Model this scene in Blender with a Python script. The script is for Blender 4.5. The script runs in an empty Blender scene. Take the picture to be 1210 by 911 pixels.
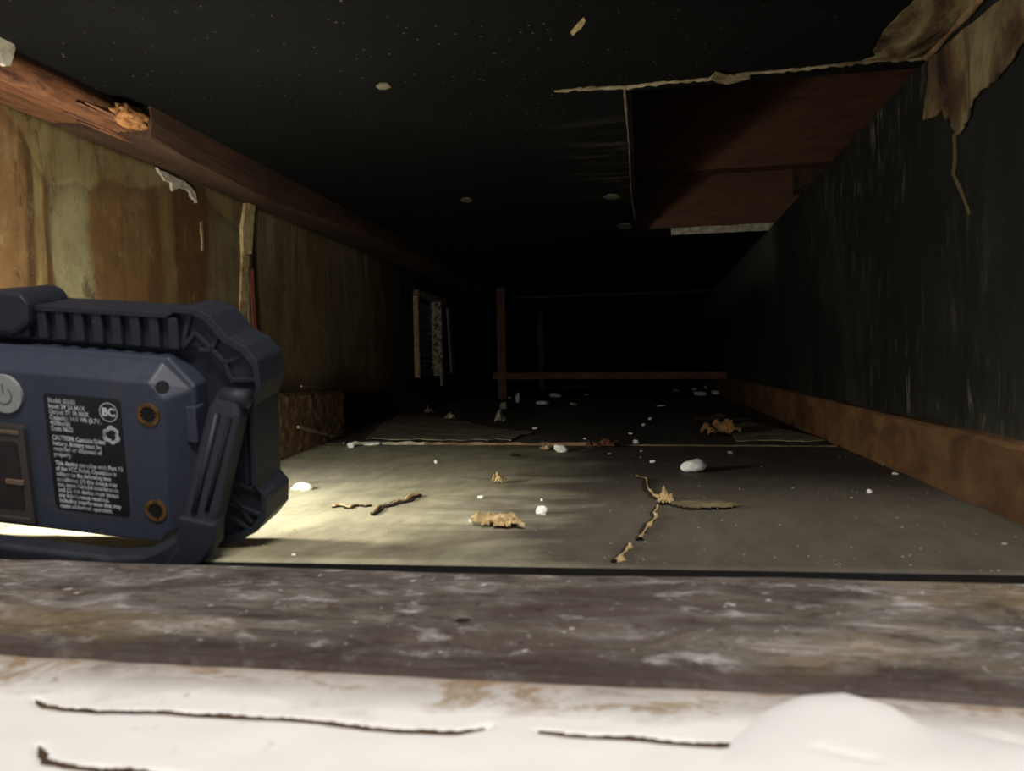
import bpy, bmesh, math, random
from mathutils import Vector, Matrix, noise as mnoise

# ------------------------------------------------------------------ camera
FPX = 900.0; HC = 0.12
YC = Vector((155, 25.5, -FPX)).normalized()
XC = Vector((1, .016, (155 + 25.5*.016)/FPX)).normalized()
ZC = XC.cross(YC)
W2C = Matrix((XC, YC, ZC))            # rows: world axes in camera space
scn = bpy.context.scene
cd = bpy.data.cameras.new('camera'); cam = bpy.data.objects.new('camera', cd)
scn.collection.objects.link(cam); scn.camera = cam
cam.matrix_world = Matrix.Translation((0, 0, HC)) @ W2C.to_4x4()
cd.sensor_width = 36; cd.lens = FPX/1210*36; cd.clip_start = .01; cd.clip_end = 50
cd.dof.use_dof = True; cd.dof.focus_distance = 1.25; cd.dof.aperture_fstop = 13.0

# ------------------------------------------------------------------ world, lights, exposure
w = bpy.data.worlds.new('world'); scn.world = w; w.use_nodes = True
w.node_tree.nodes['Background'].inputs[0].default_value = (.85, .9, 1.0, 1)
w.node_tree.nodes['Background'].inputs[1].default_value = .30
def area(name, loc, target, sx, sy, energy, col, spread=180):
    l = bpy.data.lights.new(name, 'AREA'); l.shape = 'RECTANGLE'; l.size = sx; l.size_y = sy
    l.energy = energy; l.color = col; l.spread = math.radians(spread)
    o = bpy.data.objects.new(name, l); scn.collection.objects.link(o)
    o.location = loc; o.rotation_euler = (Vector(target)-Vector(loc)).to_track_quat('-Z', 'Y').to_euler()
    return o
area('room_lamp', (.25, -.75, 1.75), (0, .35, 0), .9, .5, 44, (1, .95, .88))
scn.view_settings.view_transform = 'Standard'; scn.view_settings.look = 'None'
scn.view_settings.gamma = 1; scn.view_settings.exposure = 0
scn.cycles.use_denoising = True; scn.cycles.max_bounces = 8
scn.cycles.sample_clamp_indirect = 3

# ------------------------------------------------------------------ helpers
R = random.Random(7)
def U(px, py, ax, v):
    """point of the photograph's pixel on the world plane axis ax = v"""
    d = W2C @ Vector((px-605, 455.5-py, -FPX)); c = Vector((0, 0, HC))
    return c + d*((v-c[ax])/d[ax])
def S(r, g, b):
    f = lambda c: (c/255/12.92 if c/255 <= .04045 else ((c/255+.055)/1.055)**2.4)
    return (f(r), f(g), f(b), 1)
class G:
    def __init__(s, name):
        s.m = bpy.data.materials.new(name); s.m.use_nodes = True; s.nt = s.m.node_tree
        s.b = s.nt.nodes['Principled BSDF']; s.tc = s.nt.nodes.new('ShaderNodeTexCoord')
    def n(s, t, **k):
        x = s.nt.nodes.new(t)
        for a, v in k.items(): setattr(x, a, v)
        return x
    def put(s, inp, v):
        if isinstance(v, bpy.types.NodeSocket): s.nt.links.new(v, inp)
        else: inp.default_value = v
    def co(s, scale=(1, 1, 1), loc=(0, 0, 0), rot=(0, 0, 0)):
        m = s.n('ShaderNodeMapping'); s.put(m.inputs[0], s.tc.outputs['Object'])
        m.inputs['Location'].default_value = loc; m.inputs['Rotation'].default_value = rot; m.inputs['Scale'].default_value = scale
        return m.outputs[0]
    def noise(s, sc, scale=(1, 1, 1), det=4, rough=.6, dist=0, loc=(0, 0, 0), rot=(0, 0, 0)):
        x = s.n('ShaderNodeTexNoise'); s.put(x.inputs['Vector'], s.co(scale, loc, rot))
        x.inputs['Scale'].default_value = sc; x.inputs['Detail'].default_value = det
        x.inputs['Roughness'].default_value = rough; x.inputs['Distortion'].default_value = dist
        return x.outputs['Fac']
    def vor(s, sc, scale=(1, 1, 1)):
        x = s.n('ShaderNodeTexVoronoi'); s.put(x.inputs['Vector'], s.co(scale)); x.inputs['Scale'].default_value = sc
        return x.outputs['Distance']
    def ramp(s, f, stops, interp='LINEAR'):
        x = s.n('ShaderNodeValToRGB'); s.put(x.inputs[0], f); cr = x.color_ramp; cr.interpolation = interp
        while len(cr.elements) < len(stops): cr.elements.new(.5)
        for e, (p, c) in zip(cr.elements, sorted(stops, key=lambda q: q[0])):
            e.position = p; e.color = c if not isinstance(c, (int, float)) else (c, c, c, 1)
        return x.outputs[0]
    def mix(s, f, a, b, mode='MIX'):
        x = s.n('ShaderNodeMix', data_type='RGBA', blend_type=mode)
        s.put(x.inputs[0], f); s.put(x.inputs[6], a); s.put(x.inputs[7], b); return x.outputs[2]
    def math(s, op, a, b=0.0, c=0.0):
        x = s.n('ShaderNodeMath', operation=op); s.put(x.inputs[0], a); s.put(x.inputs[1], b); s.put(x.inputs[2], c); return x.outputs[0]
    def xyz(s):
        x = s.n('ShaderNodeSeparateXYZ'); s.put(x.inputs[0], s.tc.outputs['Object']); return x.outputs
    def rng(s, v, a, b, c=0.0, d=1.0):
        x = s.n('ShaderNodeMapRange'); s.put(x.inputs[0], v)
        for i, q in enumerate((a, b, c, d)): x.inputs[i+1].default_value = q
        return x.outputs[0]
    def out(s, col, rough=.8, bump=None, bs=.4, bd=.002, spec=.3, metal=0.0):
        s.put(s.b.inputs['Base Color'], col); s.put(s.b.inputs['Roughness'], rough)
        s.b.inputs['Specular IOR Level'].default_value = spec; s.b.inputs['Metallic'].default_value = metal
        if bump is not None:
            x = s.n('ShaderNodeBump'); x.inputs['Strength'].default_value = bs; x.inputs['Distance'].default_value = bd
            s.put(x.inputs['Height'], bump); s.put(s.b.inputs['Normal'], x.outputs[0])
        return s.m
MATS = {}
def plain(name, col, rough=.8, var=.25, sc=60, bs=.3, bd=.001, spec=.3, metal=0.0, scale=(1, 1, 1), dark=None):
    if name in MATS: return MATS[name]
    g = G(name); f = g.noise(sc, scale)
    d = dark or tuple(c*(1-var) for c in col[:3])+(1,)
    l = tuple(min(1, c*(1+var)) for c in col[:3])+(1,)
    MATS[name] = g.out(g.ramp(f, [(.3, d), (.7, l)]), rough, f, bs, bd, spec, metal); return MATS[name]
def wood(name, c1, c2, c3, grain=(30, 2, 30), rough=.7, bd=.001, sc=1.0):
    g = G(name); a = g.noise(6*sc, grain, 6, .6, .6); b = g.noise(5*sc, det=5)
    col = g.ramp(a, [(.3, c2), (.55, c1), (.75, c3)])
    col = g.mix(g.rng(b, .4, .7, 0, .7), col, c2)
    MATS[name] = g.out(col, rough, a, .4, bd, .3); return MATS[name]

def link(name, me, mat=None, parent=None, origin=None, label=None, cat=None, group=None, kind=None):
    """mesh in world coordinates (or parent-local when the parent is rotated) -> one object"""
    if mat and not me.materials: me.materials.append(mat)
    o = bpy.data.objects.new(name, me); scn.collection.objects.link(o)
    if origin == 'auto':
        vs = [v.co for v in me.vertices]
        origin = Vector((sum(v.x for v in vs)/len(vs), sum(v.y for v in vs)/len(vs), min(v.z for v in vs)))
    if origin is not None:
        origin = Vector(origin); me.transform(Matrix.Translation(-origin)); o.location = origin
    if parent is not None:
        o.parent = parent
        if parent.get('shift'): me.transform(Matrix.Translation(-Vector(parent['shift'])))
    for k, v in (('label', label), ('category', cat), ('group', group), ('kind', kind)):
        if v: o[k] = v
    return o
def root(name, loc, label, cat, group=None, mw=None):
    o = bpy.data.objects.new(name, None); scn.collection.objects.link(o); o.empty_display_size = .02
    if mw is not None: o.matrix_world = mw
    else: o.location = loc; o['shift'] = tuple(loc)
    o['label'] = label; o['category'] = cat
    if group: o['group'] = group
    return o
def fin(bm, name='mesh', smooth=False):
    bmesh.ops.recalc_face_normals(bm, faces=bm.faces)
    me = bpy.data.meshes.new(name); bm.to_mesh(me); bm.free()
    if smooth: me.shade_smooth()
    return me
def box(bm, a, b, bev=0, segs=2):
    r = bmesh.ops.create_cube(bm, size=1); vs = r['verts']
    c = [(a[i]+b[i])/2 for i in range(3)]; d = [abs(b[i]-a[i]) for i in range(3)]
    for v in vs: v.co = Vector((c[0]+v.co.x*d[0], c[1]+v.co.y*d[1], c[2]+v.co.z*d[2]))
    if bev: bmesh.ops.bevel(bm, geom=list({e for v in vs for e in v.link_edges}), offset=bev, segments=segs, affect='EDGES', profile=.5)
def prism(bm, pts, vec, bev=0):
    """closed polygon (3D points) extruded along vec"""
    vs = [bm.verts.new(p) for p in pts]; f = bm.faces.new(vs)
    r = bmesh.ops.extrude_face_region(bm, geom=[f])
    nv = [e for e in r['geom'] if isinstance(e, bmesh.types.BMVert)]
    for v in nv: v.co += Vector(vec)
    fs = [e for e in r['geom'] if isinstance(e, bmesh.types.BMFace)]
    if bev: bmesh.ops.bevel(bm, geom=list({e for q in fs+[f] for e in q.edges}), offset=bev, segments=2, affect='EDGES')
    bmesh.ops.triangulate(bm, faces=[q for q in bm.faces if len(q.verts) > 4])
def tube(bm, pts, rad, n=8, cap=True):
    pts = [Vector(p) for p in pts]; rings = []
    for i, p in enumerate(pts):
        t = (pts[min(i+1, len(pts)-1)]-pts[max(i-1, 0)]).normalized()
        u = t.cross(Vector((0, 0, 1)) if abs(t.z) < .9 else Vector((1, 0, 0))).normalized(); v = t.cross(u)
        r = rad[i] if isinstance(rad, (list, tuple)) else rad
        rings.append([bm.verts.new(p+(u*math.cos(a)+v*math.sin(a))*r) for a in [2*math.pi*k/n for k in range(n)]])
    for A, B in zip(rings, rings[1:]):
        for k in range(n): bm.faces.new((A[k], A[(k+1) % n], B[(k+1) % n], B[k]))
    if cap: bm.faces.new(rings[0]); bm.faces.new(rings[-1][::-1])
def roughbox(bm, a, b, div, amp, sc, seed=0):
    """a solid box whose faces are subdivided and roughened"""
    r = bmesh.ops.create_cube(bm, size=1); vs = r['verts']
    c = Vector([(a[i]+b[i])/2 for i in range(3)]); d = [abs(b[i]-a[i]) for i in range(3)]
    for v in vs: v.co = Vector((c[0]+v.co.x*d[0], c[1]+v.co.y*d[1], c[2]+v.co.z*d[2]))
    es = list({e for v in vs for e in v.link_edges})
    for ax in range(3):
        n = max(0, int(d[ax]/div)-1)
        if not n: continue
        ee = [e for e in bm.edges if abs((e.verts[0].co-e.verts[1].co)[ax]) > .9*d[ax]]
        bmesh.ops.subdivide_edges(bm, edges=ee, cuts=min(n, 160), use_grid_fill=True)
    for v in bm.verts:
        q = v.co*sc+Vector((seed*7.1, seed*3.3, 0))
        v.co += Vector((mnoise.noise(q), mnoise.noise(q+Vector((31, 0, 0))), mnoise.noise(q+Vector((0, 47, 0)))))*amp
def grid(x0, x1, y0, y1, nx, ny, fn):
    bm = bmesh.new(); V = [[bm.verts.new(fn(x0+(x1-x0)*i/nx, y0+(y1-y0)*j/ny)) for i in range(nx+1)] for j in range(ny+1)]
    for j in range(ny):
        for i in range(nx): bm.faces.new((V[j][i], V[j][i+1], V[j+1][i+1], V[j+1][i]))
    return bm
def struct(name, bm, mat, parent=None, smooth=False):
    return link(name, fin(bm, name, smooth), mat, parent, kind=None if parent else 'structure')
def segdist(p, line):
    best = 9, 0
    for a, b in zip(line, line[1:]):
        ab = (b[0]-a[0], b[1]-a[1]); L = ab[0]**2+ab[1]**2 or 1e-9
        t = max(0, min(1, ((p[0]-a[0])*ab[0]+(p[1]-a[1])*ab[1])/L))
        d = math.hypot(p[0]-a[0]-ab[0]*t, p[1]-a[1]-ab[1]*t)
        if d < best[0]: best = d, t
    return best[0]

# ------------------------------------------------------------------ materials of the setting
def mat_floor(name, a, b, c, purple):
    g = G(name); n1 = g.noise(3.2, (1, 1, 1), 6, .62, .4); n2 = g.noise(40, (1, .35, 1), 5, .7); n3 = g.noise(7, (.6, 1.6, 1), 5, .6, 1.0, (4, 2, 0))
    n4 = g.noise(180, det=2)
    col = g.ramp(n1, [(.32, b), (.5, a), (.66, c)])
    col = g.mix(g.rng(n3, .52, .72, 0, .75), col, b)
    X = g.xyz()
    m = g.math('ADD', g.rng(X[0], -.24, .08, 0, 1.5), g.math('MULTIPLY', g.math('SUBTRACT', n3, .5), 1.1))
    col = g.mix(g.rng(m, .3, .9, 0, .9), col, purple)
    col = g.mix(g.rng(n2, .3, .7, 0, .45), col, (.02, .018, .015, 1))
    col = g.mix(g.rng(n4, .72, .8, 0, .35), col, (.5, .47, .4, 1))
    return g.out(col, .72, n2, .35, .0012, .35)
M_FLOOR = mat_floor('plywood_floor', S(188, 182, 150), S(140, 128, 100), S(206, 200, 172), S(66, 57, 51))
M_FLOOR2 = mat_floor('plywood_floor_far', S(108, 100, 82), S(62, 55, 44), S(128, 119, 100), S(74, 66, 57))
M_SUB = plain('dark_subfloor', S(44, 38, 30), .9, .45, 14, bd=.002)
def mat_ceiling():
    g = G('black_ceiling_board'); n = g.noise(6, det=5); sp = g.vor(95); n5 = g.noise(4, loc=(3, 1, 0), det=3)
    rr = g.math('ADD', sp, g.rng(n5, .35, .75, .05, -.045)); n6 = g.noise(38, det=2)
    col = g.ramp(n, [(.3, (.002, .0019, .0017, 1)), (.75, (.0048, .0045, .0035, 1))])
    col = g.mix(g.math('MULTIPLY', g.rng(rr, .13, .08), g.rng(n6, .46, .52)), col, (.12, .105, .075, 1))
    # scuffed area left of the opening
    X = g.xyz(); sc = g.noise(9, (1, 5, 1), 5, .7)
    m = g.math('MULTIPLY', g.math('MULTIPLY', g.rng(X[0], -.16, -.03), g.rng(X[0], .01, -.02)), g.math('MULTIPLY', g.rng(X[1], .9, 1.05), g.rng(X[1], 1.5, 1.2)))
    col = g.mix(g.math('MULTIPLY', m, g.rng(sc, .5, .72, 0, .8)), col, (.12, .1, .075, 1))
    return g.out(col, .85, n, .3, .002, .12)
M_CEIL = mat_ceiling()
def mat_leftwall():
    g = G('stained_old_wall_board'); X = g.xyz(); y, z = X[1], X[2]
    wob = g.noise(5, (1, 1, .35), 4, .6); fine = g.noise(60, (1, 1, .15), 4, .6); gr = g.noise(160, det=3)
    yy = g.math('ADD', y, g.math('MULTIPLY', g.math('SUBTRACT', wob, .5), .06))
    yy = g.math('ADD', yy, g.math('MULTIPLY', g.math('SUBTRACT', fine, .5), .024))
    P = lambda v: (v-.55)/.8
    br = S(158, 120, 76); db = S(78, 56, 34); ye = S(188, 164, 104); pg = S(186, 176, 128); b2 = S(138, 102, 64); gt = S(158, 142, 104)
    col = g.ramp(g.rng(yy, .55, 1.35), [(P(.70), br), (P(.722), br), (P(.727), db), (P(.738), db), (P(.744), ye), (P(.752), ye), (P(.757), db), (P(.765), S(112, 84, 52)),
        (P(.772), pg), (P(.822), pg), (P(.834), S(146, 114, 72)), (P(.845), b2), (P(.94), b2), (P(.963), S(112, 76, 42)), (P(.972), S(150, 122, 74)), (P(.99), S(142, 112, 66)), (P(1.0), S(96, 66, 38)), (P(1.07), S(100, 72, 42)), (P(1.085), gt), (P(1.21), gt)])
    # pale band under the rail, its lower edge wandering
    bnd = g.ramp(g.rng(y, .55, 1.35), [(P(.70), .40), (P(.725), .385), (P(.74), .36), (P(.76), .34), (P(.81), .35), (P(.83), .345), (P(.86), .366), (P(.93), .372), (P(.99), .388), (P(1.07), .40), (P(1.09), .37), (P(1.2), .35)])
    d = g.math('ADD', g.math('SUBTRACT', z, bnd), g.math('MULTIPLY', g.math('SUBTRACT', wob, .5), .05))
    col = g.mix(g.rng(d, -.004, .007, 0, .92), col, g.ramp(wob, [(.35, S(176, 158, 104)), (.65, S(150, 132, 88))]))
    edge = g.math('MULTIPLY', g.rng(d, -.022, -.002), g.rng(d, .002, -.002))
    col = g.mix(g.math('MULTIPLY', edge, .5), col, db)
    mot = g.noise(11, (1, 1, .5), 6, .7, .5, (5, 1, 2)); mt2 = g.noise(30, (1, 1, .7), 6, .7, .2, (1, 6, 2))
    col = g.mix(g.rng(mot, .42, .66, 0, .6), col, S(128, 96, 54))
    col = g.mix(g.rng(mt2, .5, .68, 0, .45), col, S(84, 60, 32))
    col = g.mix(g.rng(mt2, .46, .34, 0, .4), col, S(190, 168, 116))
    mold = g.noise(34, (1, 1, .45), 4, .75, .5)
    col = g.mix(g.math('MULTIPLY', g.rng(mold, .56, .66, 0, .85), g.rng(y, .98, .80)), col, S(70, 58, 34))
    run = g.noise(50, (1, 1, .06), 3, .6)
    col = g.mix(g.rng(run, .52, .72, 0, .55), col, db)
    col = g.mix(g.rng(gr, .66, .76, 0, .3), col, S(200, 190, 160))
    col = g.mix(1.0, col, (.62, .63, .66, 1), 'MULTIPLY')
    return g.out(col, .62, g.math('ADD', fine, g.math('MULTIPLY', gr, .4)), .35, .0015, .35)
M_WL = mat_leftwall()
def mat_leftwall2():
    g = G('dark_olive_wall_board'); X = g.xyz(); z = X[2]
    a = g.noise(22, (1, 1, .2), 6, .7, .4); b = g.noise(6, (1, 1, .6), 6, .7); c = g.noise(30, (1, 1, .12), 4, .6, .3, loc=(0, 3, 1)); e5 = g.noise(120, det=4, rough=.7)
    col = g.ramp(b, [(.3, S(112, 96, 68)), (.5, S(172, 156, 114)), (.7, S(190, 178, 134))])
    col = g.mix(g.rng(a, .45, .7, 0, .65), col, S(92, 68, 42))
    col = g.mix(g.math('MULTIPLY', g.rng(c, .50, .66, 0, .9), g.rng(z, .24, .38)), col, S(214, 208, 176))
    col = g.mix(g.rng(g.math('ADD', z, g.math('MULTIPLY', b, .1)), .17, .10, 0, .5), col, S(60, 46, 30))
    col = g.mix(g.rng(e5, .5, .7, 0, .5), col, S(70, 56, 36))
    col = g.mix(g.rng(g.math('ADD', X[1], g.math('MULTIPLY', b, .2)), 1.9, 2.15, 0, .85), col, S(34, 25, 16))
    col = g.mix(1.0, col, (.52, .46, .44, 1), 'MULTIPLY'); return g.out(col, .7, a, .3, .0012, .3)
M_WL2 = mat_leftwall2()
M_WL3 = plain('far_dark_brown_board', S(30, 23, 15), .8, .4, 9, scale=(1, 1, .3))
def mat_rightwall():
    g = G('blackened_wall_board'); X = g.xyz(); y, z = X[1], X[2]
    a = g.noise(90, (1, 1, .22), 6, .75, .3); b = g.noise(6, (1, 1, .6), 7, .72); c = g.noise(9, det=4, loc=(2, 2, 0)); d = g.noise(90, det=2)
    col = g.ramp(b, [(.3, (.0045, .0045, .0038, 1)), (.5, (.009, .009, .007, 1)), (.7, (.024, .024, .017, 1))])
    m = g.math('MULTIPLY', g.rng(a, .54, .70), g.rng(c, .42, .62))
    up = g.math('MULTIPLY', g.rng(y, .8, 1.0), g.rng(y, 1.6, 1.2)); up = g.math('MULTIPLY', up, g.rng(z, .2, .36))
    low = g.math('MULTIPLY', g.rng(z, .16, .06), .8)
    col = g.mix(g.math('MULTIPLY', m, g.math('ADD', .22, g.math('MAXIMUM', up, low))), col, (.26, .23, .16, 1))
    low2 = g.math('MULTIPLY', g.rng(g.math('ADD', z, g.math('MULTIPLY', c, .1)), .15, .09), g.rng(b, .4, .6))
    low2 = g.math('MULTIPLY', low2, g.rng(a, .42, .6, .3, 1))
    col = g.mix(g.math('MULTIPLY', low2, .7), col, (.085, .085, .06, 1))
    col = g.mix(g.rng(d, .76, .80, 0, .35), col, (.25, .23, .18, 1))
    far = g.math('MULTIPLY', g.rng(g.math('ADD', y, g.math('MULTIPLY', b, .4)), 1.9, 2.0), g.rng(g.math('ADD', z, g.math('MULTIPLY', c, .1)), .33, .40))
    col = g.mix(g.math('MULTIPLY', far, .7), col, (.16, .15, .12, 1))
    return g.out(col, .65, a, .3, .001, .35)
M_WR = mat_rightwall()
M_RED = wood('reddish_old_wood', S(84, 60, 44), S(52, 36, 28), S(108, 84, 66), (30, 2, 30))
M_REDX = wood('reddish_joist_wood', S(106, 70, 50), S(80, 52, 38), S(120, 82, 58), (2.5, 25, 14))
M_POST = wood('brown_post_wood', S(104, 74, 54), S(76, 52, 38), S(118, 86, 62), (30, 30, 2))
M_RAILX = wood('brown_rail_wood', S(116, 76, 54), S(84, 54, 38), S(130, 88, 62), (2, 30, 30))
M_BASE = wood('orange_brown_baseboard', S(128, 92, 58), S(70, 49, 34), S(148, 110, 72), (9, 3, 5))
M_BASED = wood('dark_brown_baseboard', S(70, 50, 34), S(44, 32, 22), S(88, 64, 44), (30, 2, 30))
M_BLACK = plain('flat_black', (.008, .007, .006, 1), .9, .3)
M_PAINT = plain('chalky_white_paint', S(206, 198, 178), .8, .15, 90, dark=S(150, 138, 112))
M_PALE = plain('pale_torn_edge', S(150, 136, 102), .85, .3, 40, dark=S(92, 76, 50))
M_TAN = plain('torn_tan_fibre', S(184, 160, 116), .85, .25, 70, dark=S(132, 108, 70), bd=.002)
M_CHIP = plain('white_plaster', S(246, 243, 232), .85, .08, 120, bd=.002)
M_CHIPD = plain('dusty_plaster', S(150, 142, 124), .9, .2, 120, bd=.002)
M_DIRT = plain('dark_crack_dirt', S(38, 28, 18), .95, .3, 90)

# ------------------------------------------------------------------ the setting
ZCL = .415; XL = -.66; XR = .28; YS = 1.145
# floor slab and its sheets
bm = bmesh.new(); box(bm, (-.95, .463, -.08), (.9, 6.3, -.012)); floor = struct('floor', bm, M_SUB)
def sheet(x0, x1, y0, y1, nx, ny, amp, seed, zt=0.0, front=None):
    def fn(x, y):
        if front and y == y0: y = front(x)
        return Vector((x, y, zt+amp*mnoise.noise(Vector((x*7+seed, y*7, seed)))+amp*.5*mnoise.noise(Vector((x*30, y*30, seed)))))
    bm = grid(x0, x1, y0, y1, nx, ny, fn)
    r = bmesh.ops.extrude_face_region(bm, geom=list(bm.faces))
    for v in [e for e in r['geom'] if isinstance(e, bmesh.types.BMVert)]: v.co.z = -.0125
    return bm
seam = lambda x: 1.163-.0714*(x+.47)
def fn_front(x): return U(0, 658, 2, 0).y+(x+.425)*.030
def s1(x, y):
    t = (y-.44)/(YS-.44); f = fn_front(x); e = seam(x)-.004
    yy = f+(e-f)*t
    return Vector((x, yy, .0012*mnoise.noise(Vector((x*7, yy*7, 1)))+.0005*mnoise.noise(Vector((x*40, yy*40, 1)))))
bm = grid(-.66, .292, .44, YS, 90, 60, s1)
r = bmesh.ops.extrude_face_region(bm, geom=list(bm.faces))
for v in [e for e in r['geom'] if isinstance(e, bmesh.types.BMVert)]: v.co.z = -.0125
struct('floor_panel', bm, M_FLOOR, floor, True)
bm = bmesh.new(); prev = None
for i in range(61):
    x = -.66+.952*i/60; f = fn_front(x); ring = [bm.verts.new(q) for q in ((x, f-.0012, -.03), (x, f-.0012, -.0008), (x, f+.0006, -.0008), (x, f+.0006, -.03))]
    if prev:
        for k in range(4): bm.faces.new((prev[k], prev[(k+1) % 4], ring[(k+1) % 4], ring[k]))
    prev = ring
struct('gap_shade_strip', bm, M_BLACK, floor)  # black strip stands in for the deep shade of the ledge gap
def s2(x, y):
    t = (y-YS)/(3.0-YS); e = seam(x)+.006; yy = e+(3.0-e)*t
    return Vector((x, yy, -.001+.0015*mnoise.noise(Vector((x*6, yy*6, 5)))))
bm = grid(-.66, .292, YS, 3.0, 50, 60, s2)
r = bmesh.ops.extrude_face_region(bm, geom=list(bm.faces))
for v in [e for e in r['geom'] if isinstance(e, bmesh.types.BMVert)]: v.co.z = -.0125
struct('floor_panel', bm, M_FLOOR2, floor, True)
bm = bmesh.new(); box(bm, (-.66, 3.01, -.0125), (.292, 6.0, -.003)); struct('floor_panel', bm, M_SUB, floor)

# ceiling with its opening (x -.01 .. wall, y .84 .. 1.79)
HX0, HX1, HY0, HY1 = -.008, .60, .842, 1.79
bm = bmesh.new(); box(bm, (-.95, .40, ZCL), (.9, HY0, ZCL+.014)); ceil = struct('ceiling', bm, M_CEIL)
bm = bmesh.new(); box(bm, (-.95, HY0, ZCL), (HX0, HY1, ZCL+.014)); struct('ceiling_panel', bm, M_CEIL, ceil)
bm = bmesh.new(); box(bm, (-.95, HY1, ZCL), (.9, 6.3, ZCL+.014)); struct('ceiling_panel', bm, M_CEIL, ceil)
bm = bmesh.new(); box(bm, (-.95, .40, .86), (.9, 6.3, .88)); struct('light_block_cap', bm, M_BLACK, ceil)  # unseen cap added to stop light leaking in above the opening
# walls
bm = bmesh.new(); box(bm, (-.95, .45, -.08), (-.68, 2.17, .86)); box(bm, (-.95, 2.46, -.08), (-.68, 6.3, .86))
box(bm, (-.95, 2.17, -.08), (-.68, 2.46, .095)); box(bm, (-.95, 2.17, .342), (-.68, 2.46, .86)); box(bm, (-.95, 2.1, -.08), (-.75, 2.6, .86))
wl = struct('wall_left', bm, M_BLACK)
def wpan(y0, y1, x, mat, seed, th=.018, warp=.004, z1=.412):
    bm = grid(y0, y1, .0, z1, int((y1-y0)/.012), 30, lambda y, z: Vector((x+warp*mnoise.noise(Vector((y*4, z*3, seed))), y, z)))
    r = bmesh.ops.extrude_face_region(bm, geom=list(bm.faces))
    for v in [e for e in r['geom'] if isinstance(e, bmesh.types.BMVert)]: v.co.x = x-th
    return struct('wall_panel', bm, mat, wl, True)
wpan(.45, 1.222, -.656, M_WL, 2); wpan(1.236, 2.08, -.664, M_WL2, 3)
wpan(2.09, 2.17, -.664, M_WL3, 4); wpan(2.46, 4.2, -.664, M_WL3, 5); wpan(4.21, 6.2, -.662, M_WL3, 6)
bm = bmesh.new(); box(bm, (-.682, 2.165, 0), (-.662, 2.465, .094)); box(bm, (-.682, 2.165, .343), (-.662, 2.465, .412)); struct('wall_panel', bm, M_WL3, wl)
bm = bmesh.new(); box(bm, (XR+.002, .43, -.08), (XR+.014, 6.3, ZCL+.0015)); wr = struct('wall_right', bm, M_WR)
bm = bmesh.new(); box(bm, (XR+.0145, .40, -.08), (XR+.60, .44, .86)); box(bm, (.88, .44, -.08), (.90, 6.3, .86)); struct('light_block_shell', bm, M_BLACK, wr)  # unseen shell added so outside light enters only through the front
bm = bmesh.new(); box(bm, (-.95, 6.0, -.08), (.9, 6.3, .86)); struct('wall_back', bm, M_BLACK)
bm = bmesh.new(); box(bm, (-3, .385, ZCL), (3, .40, 2.4)); box(bm, (-3, .385, -1), (-.70, .45, ZCL)); box(bm, (XR+.0145, .385, -1), (3, .43, ZCL)); box(bm, (-.7, .385, -1), (XR+.0145, .42, -.03))
struct('wall_front', bm, plain('room_side_plaster', S(120, 112, 100), .9, .1))
# baseboards
def prof_board(name, x_face, th, y0, y1, h, mat, sgn, seed, bow=.0015):
    n = int((y1-y0)/.03); bm = bmesh.new(); prev = None
    for i in range(n+1):
        y = y0+(y1-y0)*i/n; x = (x_face(y) if callable(x_face) else x_face)+bow*mnoise.noise(Vector((0, y*3, seed))); hh = h(y) if callable(h) else h
        hh += .0012*mnoise.noise(Vector((seed, y*9, 1)))
        ring = [bm.verts.new(q) for q in ((x, y, -.003), (x, y, hh-.003), (x+sgn*.003, y, hh), (x+sgn*th, y, hh), (x+sgn*th, y, -.003))]
        if prev:
            for k in range(5): bm.faces.new((prev[k], prev[(k+1) % 5], ring[(k+1) % 5], ring[k]))
        else: bm.faces.new(ring[::-1])
        prev = ring
    bm.faces.new(prev); return bm
bb = struct('baseboard_right', prof_board('b', lambda y: .262+.010*min(1.6, max(0, y-.5)), .02, .452, 3.6, lambda y: .056+.006*min(2, max(0, y-.5)), M_BASE, 1, 3), M_BASE)
bm = bmesh.new()
p = U(1098, 531, 0, .267); tube(bm, [(p.x+.002, p.y, p.z), (p.x-.0008, p.y, p.z)], [.0035, .003], 10); struct('nail_head', bm, M_DIRT, bb)
struct('baseboard_left', prof_board('b', -.640, .02, 1.34, 5.5, .062, M_BASED, -1, 8), M_BASED)

# flat rail under the ceiling along the left wall; heavier near end that breaks off in a knot
def rail(y0, y1, xf, zb, step=.02, seed=0, taper=None):
    n = int((y1-y0)/step); bm = bmesh.new(); prev = None
    for i in range(n+1):
        y = y0+(y1-y0)*i/n; w1 = mnoise.noise(Vector((seed, y*7, 0))); w2 = mnoise.noise(Vector((seed+5, y*9, 0)))
        k = taper(y) if taper else 0
        xx = xf+.003*w1-k*.03; zz = zb(y)+.003*w2+k*.012
        ring = [bm.verts.new(q) for q in ((-.672, y, ZCL+.001), (-.672, y, .407), (-.655, y, .405), ((xx-.655)/2, y, (zz+.405)/2+.001), (xx-.002, y, zz-.001), (xx, y, zz+.002), (xx+.002, y, (zz+ZCL)/2+.002*w2), (xx+.001, y, ZCL+.001))]
        if prev:
            for q in range(8): bm.faces.new((prev[q], prev[(q+1) % 8], ring[(q+1) % 8], ring[q]))
        else: bm.faces.new(ring[::-1])
        prev = ring
    bm.faces.new(prev); return bm
def mat_orangewood():
    g = G('orange_weathered_rail'); a = g.noise(18, (3, .6, 3), 6, .65, 1.6); b = g.noise(5, det=4); X = g.xyz()
    col = g.ramp(a, [(.34, S(52, 32, 22)), (.47, S(112, 72, 46)), (.58, S(130, 88, 58)), (.7, S(70, 46, 30))])
    col = g.mix(g.rng(b, .5, .7, 0, .6), col, S(96, 44, 24))
    return g.out(col, .65, a, .5, .002, .35)
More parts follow.
